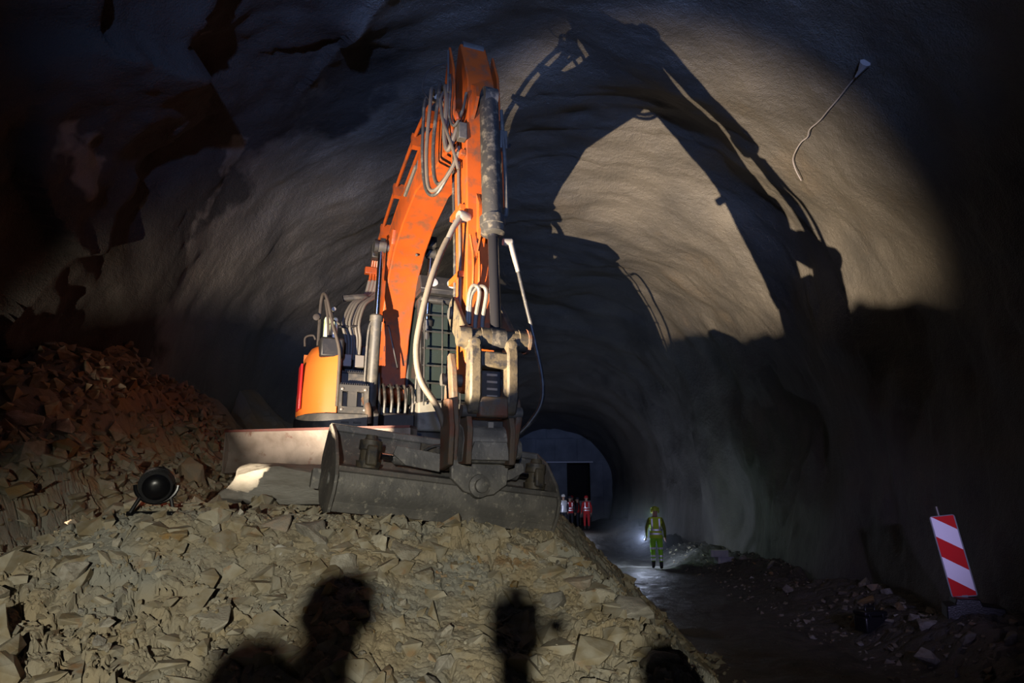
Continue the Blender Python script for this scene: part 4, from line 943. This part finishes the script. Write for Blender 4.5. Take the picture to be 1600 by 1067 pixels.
# ------------------------------------------------------------------ floodlight standing on the rubble
def floodlight(L, AIM, label, beam, power, col, angle, blend, lens, drop):
    d = (AIM - L); d.normalize()
    gz = hgt(L.x, L.y)
    f = empty('floodlight', (L.x, L.y, gz), 0, label, 'floodlight')
    c = L - f.location - d * 0.02; side = d.cross(Vector((0, 0, 1))).normalized()
    b = MB().lathe(c, d, [(-0.115, 0.02), (-0.11, 0.06), (-0.08, 0.098), (-0.03, 0.115), (0.05, 0.118), (0.06, 0.122), (0.075, 0.122), (0.075, 0.105), (0.05, 0.10), (0.05, 0.001)], 28).build('housing', 'floodblack', f)
    for k in range(5):
        t = -0.085 + 0.022 * k
        MB().lathe(c + d * t, d, [(0, 0.09), (0, 0.108 + 0.004 * k), (0.006, 0.108 + 0.004 * k), (0.006, 0.09)], 28).build('cooling_fin', 'floodblack', b)
    MB().lathe(c + d * 0.055, d, [(0, 0.001), (0, 0.098), (0.004, 0.098), (0.004, 0.001)], 28).build('lens', lens, b)
    base_z = -0.02
    MB().tube([c + side * (0.14 * cos(pi * k / 12)) + Vector((0, 0, -0.126 * sin(pi * k / 12))) for k in range(13)], 0.014, 8).build('yoke', 'floodblack', f)
    for sg in (1, -1):
        MB().tube([c + side * 0.10 * sg + Vector((0, 0, -0.09)), Vector((c.x, c.y, 0)) + side * 0.14 * sg + Vector((0, -0.02, base_z))], 0.014, 8).build('stand_leg', 'floodblack', f)
    MB().box((c.x - 0.17, c.y - 0.06, base_z - 0.02), (c.x + 0.17, c.y + 0.02, base_z + 0.012)).build('stand_foot', 'floodblack', f, bevel=0.005)
    if drop:                                  # added unseen plate, its notched edge shapes where the beam falls
        e = L + d * 0.12 - f.location; lo, hi = [], []
        for az in range(-50, 81, 2):
            el = float(np.interp(az, [-50, -8, -3, 4, 7, 19, 24, 80], drop)); u = Vector((sin(R(az)), cos(R(az)), 0))
            hi.append(e + u * 0.46 + Vector((0, 0, 0.46 * math.tan(R(el))))); lo.append(e + u * 0.42 + Vector((0, 0, -0.20)))
        n = len(hi); V = hi + lo; V = V + [v + Vector((0, 0.004, -0.001)) for v in V]
        F = []
        for k in range(n - 1): F += [(k, k + 1, n + k + 1, n + k), (2 * n + k + 1, 2 * n + k, 3 * n + k, 3 * n + k + 1), (k + 1, k, 2 * n + k, 2 * n + k + 1)]
        MB().add(V, F).build('beam_mask', 'floodblack', f)
        MB().box((e.x - 0.03, e.y - 0.05, e.z - 0.20), (e.x + 0.03, e.y + 0.44, e.z - 0.18)).build('beam_mask_arm', 'floodblack', f)
    spot(beam, L + d * 0.12, AIM, power, col, angle, blend, 0.022)
MT['lens_red'] = mat('added_red_lens', (0.8, 0.2, 0.15), 0.4, emit=(1.0, 0.16, 0.10), estr=2)
floodlight(RED, RED_AIM, 'black round floodlight on the rubble left of the excavator, seen from behind', 'added_red_beam', 3, (1.0, 0.22, 0.16), 70, 1.0, 'lens_red', 0)
floodlight(KEY, KEY_AIM, 'black round floodlight low on the left slope beside the camera, lit', 'warm_beam', 31000, (1.0, 0.80, 0.56), 44, 1.0, 'lens_on', [25, 25, 18.5, 18, 11.6, 11.6, 15.2, 15.2])
spot('warm_spill', KEY + (KEY_AIM - KEY).normalized() * 0.12, SPILL_AIM, 6800, (1.0, 0.82, 0.62), 42, 1.0, 0.022)

# ------------------------------------------------------------------ striped board, case, blocks, cable
def roadside():
    x, y = 4.86, 9.0; z = hgt(x, y) + 0.02
    s = empty('barrier_board', (x + 0.10, y, z), 0, 'leaning red and white striped barrier board by the right wall', 'barrier board')
    ft = MB().prism([(-0.24, -0.1), (-0.23, 0.08), (-0.14, 0.10), (-0.12, 0.17), (0.12, 0.17), (0.14, 0.10), (0.36, 0.08), (0.37, -0.1)], -0.2, 0.2).build('foot', 'plastic_black', s, bevel=0.012)
    ft.rotation_euler = (0, 0, R(-20))
    w, h = 0.14, 0.96
    rr = []
    for cx, cz, a in ((w - 0.03, 0.03, -90), (w - 0.03, h - 0.03, 0), (-w + 0.03, h - 0.03, 90), (-w + 0.03, 0.03, 180)):
        rr += arc(cx, cz, 0.03, a, a + 90, 3)
    fr = MB().prism(rr, -0.012, 0.03).build('frame', 'signgrey', s, bevel=0.004)
    pw = 0.124
    pn = MB().add([(-pw, -0.016, 0.014), (pw, -0.016, 0.014), (pw, -0.016, h - 0.012), (-pw, -0.016, h - 0.012), (-pw, -0.011, 0.014), (pw, -0.011, 0.014), (pw, -0.011, h - 0.012), (-pw, -0.011, h - 0.012)],
                  [(0, 1, 2, 3), (7, 6, 5, 4), (0, 4, 5, 1), (1, 5, 6, 2), (2, 6, 7, 3), (3, 7, 4, 0)]).build('striped_face', 'sign', s, smooth=None)
    st = MB().tube([(-0.03, 0.01, h - 0.02), (-0.03, 0.01, h + 0.11)], 0.018, 10).build('lamp_stub', 'fitting', s)
    sk = MB().box((-0.03, -0.02, -0.16), (0.03, 0.02, 0.02)).build('post', 'signgrey', s)
    for o in (fr, pn, st, sk):
        o.rotation_euler = (R(-4), R(-7), R(-21)); o.location = (0, 0, 0.17)
    # dark case on the verge
    x, y = 4.25, 10.0
    c = empty('equipment_case', (x, y, hgt(x, y) - 0.02), R(15), 'glossy black plastic case on the gravel left of the striped board', 'case')
    MB().box((-0.17, -0.12, 0), (0.17, 0.12, 0.20)).build('case_body', 'plastic_black', c, bevel=0.02)
    MB().box((-0.175, -0.125, 0.205), (0.175, 0.125, 0.27)).build('lid', 'plastic_black', c, bevel=0.02)
    for xx in (-0.1, 0.1): MB().box((xx - 0.02, -0.135, 0.17), (xx + 0.02, -0.12, 0.24)).build('latch', 'plastic_black', c, bevel=0.004)
    MB().tube([(-0.07, 0, 0.265), (-0.07, 0, 0.31), (0.07, 0, 0.31), (0.07, 0, 0.265)], 0.012, 8).build('handle', 'plastic_black', c)
    # two pale blocks far down the road
    for (x, y, dz, rz, lab) in ((4.5, 19.0, 0.0, 0.2, 'lower of two pale concrete blocks beside the road past the worker'), (4.37, 18.95, 0.17, -0.1, 'upper of two pale concrete blocks beside the road past the worker')):
        b = MB().box((-0.22, -0.14, 0), (0.22, 0.14, 0.17)).box((-0.16, -0.15, 0.03), (0.16, -0.138, 0.14)).build('concrete_block', 'block', None, bevel=0.012)
        b.location = (x, y, hgt(4.5, 19.0) + dz); b.rotation_euler = (0, 0, rz); tag(b, lab, 'block')
roadside()

cb = empty('hanging_cable', (3.85, 9.0, 7.0), 0, 'thin pale cable running down the upper right tunnel wall', 'cable')
CP = [(3.92, 7.70, 7.06), (3.91, 7.88, 7.04), (3.90, 8.09, 7.04), (3.89, 8.33, 7.04), (3.86, 8.56, 7.03), (3.85, 8.84, 7.04), (3.81, 9.10, 7.06), (3.84, 9.28, 7.04), (3.81, 9.44, 7.05), (3.81, 9.69, 7.04), (3.86, 9.96, 7.04), (3.95, 10.12, 6.94), (4.08, 10.28, 6.84)]
CP = [Vector(p) - cb.location - Vector((0.02, 0, 0.02)) for p in CP]
MB().tube(CP, 0.009, 6, 4).build('cable_run', 'cable', cb)
MB().tube([CP[0] + Vector((0.02, -0.10, 0.02)), CP[0] + Vector((0, 0.01, -0.02)), CP[0] + Vector((-0.02, 0.10, -0.04))], [0.07, 0.03, 0.012], 8).build('cable_clamp', 'cable', cb)

# ------------------------------------------------------------------ people (local: facing +y)
from mathutils.bvhtree import BVHTree
def person(loc, rz, height, label, mats, arms=None, legs=None, helmet=None, muffs=False, vest=None, bands=(1.02, 1.14), legbands=(), group=None, trouser_z=0.95):
    k = height / 1.80
    root = empty('person', loc, rz, label, 'person', group)
    J = {'pel': ((0, 0, .95), (.155, .115)), 'sp': ((0, .0, 1.14), (.145, .105)), 'ch': ((0, -.01, 1.34), (.17, .12)), 'nk': ((0, .01, 1.50), (.065, .065)),
         'hb': ((0, .03, 1.58), (.075, .085)), 'hd': ((0, .03, 1.68), (.085, .10)), 'ht': ((0, .025, 1.76), (.06, .07))}
    A = {'sl': (-.18, 0, 1.43), 'el': (-.255, -.03, 1.16), 'wl': (-.27, .06, .92), 'hl': (-.275, .09, .85), 'sr': (.18, 0, 1.43), 'er': (.255, -.03, 1.16), 'wr': (.27, .06, .92), 'hr': (.275, .09, .85)}
    if arms: A.update(arms)
    Lg = {'pl': (-.10, 0, .90), 'kl': (-.115, .02, .50), 'al': (-.115, -.02, .09), 'tl': (-.125, .14, .045), 'pr': (.10, 0, .90), 'kr': (.115, .03, .50), 'ar': (.115, .03, .09), 'tr': (.125, .19, .045)}
    if legs: Lg.update(legs)
    rad = {'s': .075, 'e': .052, 'w': .038, 'h': .034, 'p': .105, 'k': .072, 'a': .055, 't': .042}
    for d in (A, Lg):
        for n, p in d.items(): J[n] = (p, (rad[n[0]],) * 2)
    names = list(J); idx = {n: i for i, n in enumerate(names)}
    E = [('pel', 'sp'), ('sp', 'ch'), ('ch', 'nk'), ('nk', 'hb'), ('hb', 'hd'), ('hd', 'ht')]
    for s in 'lr': E += [('ch', 's' + s), ('s' + s, 'e' + s), ('e' + s, 'w' + s), ('w' + s, 'h' + s), ('pel', 'p' + s), ('p' + s, 'k' + s), ('k' + s, 'a' + s), ('a' + s, 't' + s)]
    me = bpy.data.meshes.new('skeleton'); me.from_pydata([J[n][0] for n in names], [(idx[a], idx[b]) for a, b in E], []); me.update()
    tmp = bpy.data.objects.new('skeleton', me); COL.objects.link(tmp)
    tmp.modifiers.new('skin', 'SKIN')
    sk = me.skin_vertices[0].data if me.skin_vertices else None
    if sk is None:
        bm = bmesh.new(); bm.from_mesh(me); bm.verts.layers.skin.verify(); bm.to_mesh(me); bm.free(); sk = me.skin_vertices[0].data
    for n in names: sk[idx[n]].radius = J[n][1]; sk[idx[n]].use_root = (n == 'pel')
    sd = tmp.modifiers.new('sub', 'SUBSURF'); sd.levels = 2; sd.render_levels = 2
    dg = bpy.context.evaluated_depsgraph_get(); dg.update()
    bmsh = bpy.data.meshes.new_from_object(tmp.evaluated_get(dg))
    bpy.data.objects.remove(tmp)
    # fingers and nose and ears
    mb = MB()
    for s, sg in (('l', -1), ('r', 1)):
        h = Vector(A['h' + s]); w_ = Vector(A['w' + s]); u = (h - w_).normalized(); f = Vector((0, 1, 0)); f = (f - u * f.dot(u)).normalized(); inn = u.cross(f) * sg
        for q, ln in enumerate((.075, .085, .08, .06)):
            o_ = h + f * (0.026 - 0.017 * q)
            mb.tube([o_, o_ + u * ln * .5, o_ + u * ln * .8 - inn * .012 * -1, o_ + u * ln - inn * -.03], [.010, .010, .009, .007], 6)
        mb.tube([h - u * .03 + f * .02, h + f * .045 + u * .01, h + f * .05 + u * .045], [.012, .011, .008], 6)
    mb.tube([(0, .115, 1.675), (0, .135, 1.645), (0, .118, 1.63)], [.008, .014, .010], 6)
    for sx in (-1, 1): mb.tube([(sx * .083, .03, 1.64), (sx * .095, .02, 1.67), (sx * .085, .03, 1.70)], [.008, .016, .010], 6)
    mb.tube([(-.022, .119, 1.61), (0, .122, 1.609), (.022, .119, 1.61)], .006, 6)
    for sx in (-1, 1): mb.lathe((sx * .032, .110, 1.675), (0, 1, 0), [(0, .011), (.006, .009), (.008, .001)], 8)
    bm = bmesh.new(); bm.from_mesh(bmsh); nv = len(bm.verts)
    extra = mb.mesh('x'); bm.from_mesh(extra); bpy.data.meshes.remove(extra)
    bm.to_mesh(bmsh); bm.free()
    order = ['top', 'sleeve', 'trousers', 'boots', 'skin']
    bmsh.materials.clear()
    for n in order: bmsh.materials.append(MT[mats[n]])
    P = np.array([v.co[:] for v in bmsh.vertices])
    def dseg(p, a, b):
        a, b = Vector(a), Vector(b); t = max(0, min(1, (p - a).dot(b - a) / (b - a).length_squared)); return (p - a - (b - a) * t).length
    for p in bmsh.polygons:
        c = p.center
        arm = min(min(dseg(c, A['s' + s] if i == 0 else A['e' + s], A['e' + s] if i == 0 else A['w' + s]) for i in (0, 1)) for s in 'lr')
        hand = min(dseg(c, Vector(A['w' + s]) * .6 + Vector(A['h' + s]) * .4, Vector(A['h' + s]) * 2 - Vector(A['w' + s])) for s in 'lr')
        if c.z > 1.50: mi = 4
        elif hand < .055 and abs(c.x) > .17 and hand < arm + .02: mi = 4
        elif arm < .10 and abs(c.x) > .165: mi = 1
        elif c.z > trouser_z: mi = 0
        elif c.z > .24: mi = 2
        else: mi = 3
        p.material_index = mi; p.use_smooth = True
    body = bpy.data.objects.new('body', bmsh); COL.objects.link(body); body.parent = root; body.scale = (k, k, k)
    bv = BVHTree.FromPolygons([v.co.copy() for v in bmsh.vertices], [tuple(p.vertices) for p in bmsh.polygons])
    def child(o): o.scale = (k, k, k); o.parent = root; return o
    def ring(cx, cy, z, off, r0, ax=(0, 0)):
        out = []
        for i in range(28):
            a = 2 * pi * i / 28; dr = Vector((cos(a), sin(a), 0))
            hit = bv.ray_cast(Vector((cx, cy, z)), dr, r0)
            r = hit[3] if hit[0] is not None else r0
            out.append(Vector((cx, cy, z)) + dr * (min(r, r0) + off))
        return out
    def band(name, m, cx, cy, z0, z1, off, r0, n=2, par=None):
        rings = [ring(cx, cy, z0 + (z1 - z0) * i / n, off, r0) for i in range(n + 1)]
        return child(MB().loft(rings, cap=False).build(name, m))
    if vest:
        rings = [ring(0, 0, z, .014 + (.006 if z < 1.1 else 0), .19) for z in np.linspace(.90, 1.40, 12)]
        rings.append([Vector((p.x * .72, p.y * .9, 1.465)) for p in ring(0, 0, 1.42, .010, .17)])
        v = child(MB().loft(rings, cap=False).build('vest', vest, None, 60))
        for z in bands: band('reflective_band', 'reflective', 0, 0, z, z + .05, .024, .19)
        for sx in (-1, 1):
            for sy in (-1, 1):
                strip = []
                for z in np.linspace(bands[-1] + .05, 1.46, 8):
                    row = []
                    for xx in (.085, .13):
                        h = bv.ray_cast(Vector((sx * xx, sy * .5, min(z, 1.43))), Vector((0, -sy, 0)), 1.0)
                        yy = h[0].y if h[0] is not None else sy * .08
                        row.append(Vector((sx * xx, yy + sy * .028, z)))
                    strip.append(row)
                V = [p for r in strip for p in r] + [p + Vector((0, -sy * .006, 0)) for r in strip for p in r]
                F = []
                n = len(strip)
                for i in range(n - 1): F += [(2 * i, 2 * i + 1, 2 * i + 3, 2 * i + 2), (2 * n + 2 * i + 2, 2 * n + 2 * i + 3, 2 * n + 2 * i + 1, 2 * n + 2 * i)]
                child(MB().add(V, F).build('reflective_brace', 'reflective', None, 60))
    for z in legbands:
        for s in 'lr':
            a, b = (Lg['k' + s], Lg['p' + s]) if z > .5 else (Lg['a' + s], Lg['k' + s])
            t = (z - a[2]) / (b[2] - a[2]); cx = a[0] + (b[0] - a[0]) * t; cy = a[1] + (b[1] - a[1]) * t
            band('reflective_band', 'reflective', cx, cy, z, z + .06, .007, .10)
    if helmet:
        pr = [(-.015, .128), (-.012, .112), (0, .110), (.04, .106), (.075, .092), (.10, .068), (.115, .035), (.118, .001)]
        hm = child(MB().lathe((0, .022, 1.705), (0, -.08, 1), pr, 24).build('helmet', helmet))
        child(MB().prism([(-.06, .12), (-.045, .155), (0, .165), (.045, .155), (.06, .12)], 1.698, 1.706, 'z').build('helmet_peak', helmet))
        if muffs:
            for sx in (-1, 1): child(MB().lathe((sx * .085, .02, 1.66), (sx, 0, 0), [(0, .03), (.005, .045), (.035, .042), (.045, .02)], 14).build('ear_muff', helmet))
            child(MB().tube([(-.125, .02, 1.68), (-.118, -.01, 1.76), (-.07, -.07, 1.79), (0, -.10, 1.79), (.07, -.07, 1.79), (.118, -.01, 1.76), (.125, .02, 1.68)], .010, 8, 6).build('ear_muff_band', helmet))
    else:
        child(MB().lathe((0, .005, 1.70), (0, -.25, 1), [(-.05, .094), (0, .098), (.04, .092), (.075, .065), (.088, .001)], 18).build('hair', 'boot'))
    return root

MT['sleeve'] = mat('olive_sleeve', (0.16, 0.20, 0.02), 0.8)
wk = dict(top='hivis_vest', sleeve='sleeve', trousers='hivis', boots='boot', skin='skin')
WX, WY = 2.91, 20.0
WZ = float(floor_base(np.array([WX]), np.array([WY]))[0]) - 0.01
person((WX, WY, WZ), R(-4), 1.69, 'worker in yellow-green high visibility suit walking away along the dark road', wk,
       arms={'el': (-.27, .02, 1.17), 'wl': (-.275, .12, .95), 'hl': (-.27, .16, .89)}, legs={'kl': (-.105, .05, .50), 'al': (-.10, .09, .12), 'tl': (-.11, .24, .05), 'ar': (.12, -.04, .09), 'tr': (.13, .13, .045)},
       helmet='helmet', muffs=True, vest='hivis_vest', bands=(1.0, 1.11), legbands=(.58, .36, .26))
# torch in the worker's left hand
tr = empty('torch', (WX - 0.27, WY + 0.20, WZ + 0.80), 0, 'lit torch in the left hand of the worker', 'torch')
MB().lathe((0, 0, 0), (0.1, 1, -0.25), [(-.09, .012), (-.085, .018), (.04, .018), (.06, .028), (.09, .03), (.09, .02)], 14).build('torch_body', 'black', tr)
MB().lathe((0.009, .092, -0.023), (0.1, 1, -0.25), [(0, .001), (0, .026), (.003, .026), (.003, .001)], 14).build('torch_lens', 'torch_on', tr)
point('torch_glow', (WX - 0.33, WY + 0.34, WZ + 0.84), 48, (0.66, 0.76, 1.0), 0.03)
spot('torch_beam', (WX - 0.29, WY + 0.33, WZ + 0.83), (WX - 0.1, WY + 4.0, WZ - 0.2), 200, (0.62, 0.74, 1.0), 150, 0.8, 0.03)
point('green_bounce_fill', (WX - 0.02, WY + 0.26, WZ + 1.50), 14, (0.60, 1.0, 0.66), 0.03)  # added green fill, stands in for light bounced off the worker's suit

rv = dict(top='redvest', sleeve='navy', trousers='navy', boots='boot', skin='skin')
for (x, y, h, rz, lab, hat, vst) in (
        (0.62, 36.0, 1.78, 0.4, 'distant person in pale vest at the left edge of the far group', 'whitehelmet', 'reflective'),
        (1.32, 44.5, 1.80, 2.8, 'distant person in red vest standing at the back in the far doorway', 'redvest', 'redvest'),
        (0.98, 37.0, 1.72, 0.1, 'distant person in red vest second from the left in the far group', 'navy', 'redvest'),
        (1.45, 38.5, 1.70, 1.3, 'distant person in dark clothes in the middle of the far group', 'navy', None),
        (1.82, 36.5, 1.74, 0.2, 'distant person in red vest and red trousers rightmost of the far group', 'redvest', 'redvest')):
    mm = dict(rv)
    if 'trousers' in lab: mm['trousers'] = 'redvest'; mm['sleeve'] = 'redvest'
    if 'pale vest' in lab: mm['top'] = 'whitehelmet'
    person((x, y, float(floor_base(np.array([x]), np.array([y]))[0]) - 0.01), rz, h, lab, mm, helmet=hat, vest=vst, group='people far down the tunnel')
# lamp carried by the far group
point('far_group_lamp', (1.15, 33.0, 1.7), 70, (0.75, 0.80, 1.0), 0.1)

# ------------------------------------------------------------------ the crew behind the camera, whose shadows fall on the rubble
cr = dict(top='navy', sleeve='navy', trousers='navy', boots='boot', skin='skin')
person((-0.43, -0.95, 0.03), 0.1, 1.86, 'tall person in dark clothes whose shadow falls on the left slope', cr, arms={'el': (-.30, .06, 1.18), 'wl': (-.22, .28, 1.25), 'hl': (-.17, .32, 1.28)})
person((-0.46, -1.65, 0.02), 0.15, 1.80, 'person in dark clothes standing behind the tall person', cr)
person((0.45, -0.95, 0.02), -0.2, 1.70, 'shorter person in dark clothes whose shadow falls low on the right', cr, arms={'er': (.40, .05, 1.2), 'wr': (.30, .25, 1.25), 'hr': (.24, .30, 1.28)})
tp = empty('camera_stand', (0.035, -0.72, -0.12), 0, 'camera on a single pole stand between the two people', 'camera stand')
MB().tube([(0, 0, 0.0), (0, 0, 0.9), (0, 0, 1.78)], [0.06, 0.055, 0.05], 12).build('pole', 'black', tp)
MB().box((-0.075, -0.05, 1.76), (0.075, 0.05, 1.90)).build('camera_body', 'black', tp, bevel=0.02)
MB().box((-0.03, -0.04, 1.90), (0.03, 0.04, 1.935)).build('viewfinder', 'black', tp, bevel=0.01)
MB().lathe((0.085, 0, 1.83), (1, 0, 0), [(0, .02), (.03, .03), (.06, .02)], 10).build('microphone', 'black', tp)
for a in (0.5, 2.6, 4.7): MB().tube([(0, 0, 0.25), (0.35 * cos(a), 0.35 * sin(a), 0.0)], 0.014, 8).build('stand_leg', 'black', tp)

# dust hanging in the air round the torch
def haze():
    m = bpy.data.materials.new('torch_dust'); m.use_nodes = True
    nt = m.node_tree; nt.nodes.clear()
    out = nd(nt, 'ShaderNodeOutputMaterial'); v = nd(nt, 'ShaderNodeVolumeScatter'); v.inputs['Color'].default_value = (0.8, 0.85, 1, 1); v.inputs['Anisotropy'].default_value = 0.3
    tc = nd(nt, 'ShaderNodeTexCoord'); ln = nd(nt, 'ShaderNodeVectorMath', operation='LENGTH'); nt.links.new(tc.outputs['Object'], ln.inputs[0])
    mr = nd(nt, 'ShaderNodeMapRange'); mr.inputs[1].default_value = 0.0; mr.inputs[2].default_value = 1.9; mr.inputs[3].default_value = 0.060; mr.inputs[4].default_value = 0.0
    nt.links.new(ln.outputs['Value'], mr.inputs[0]); nt.links.new(mr.outputs[0], v.inputs['Density']); nt.links.new(v.outputs[0], out.inputs['Volume'])
    bm = bmesh.new(); bmesh.ops.create_icosphere(bm, subdivisions=3, radius=1.9); me = bpy.data.meshes.new('dust_haze'); bm.to_mesh(me); bm.free()
    o = link_mesh('dust_haze', me, m); o.location = (WX - 0.3, WY + 0.9, 1.1); o.scale = (1, 0.6, 0.8)
    tag(o, 'bluish dust haze glowing round the torch of the worker', 'haze', kind='stuff')
haze()
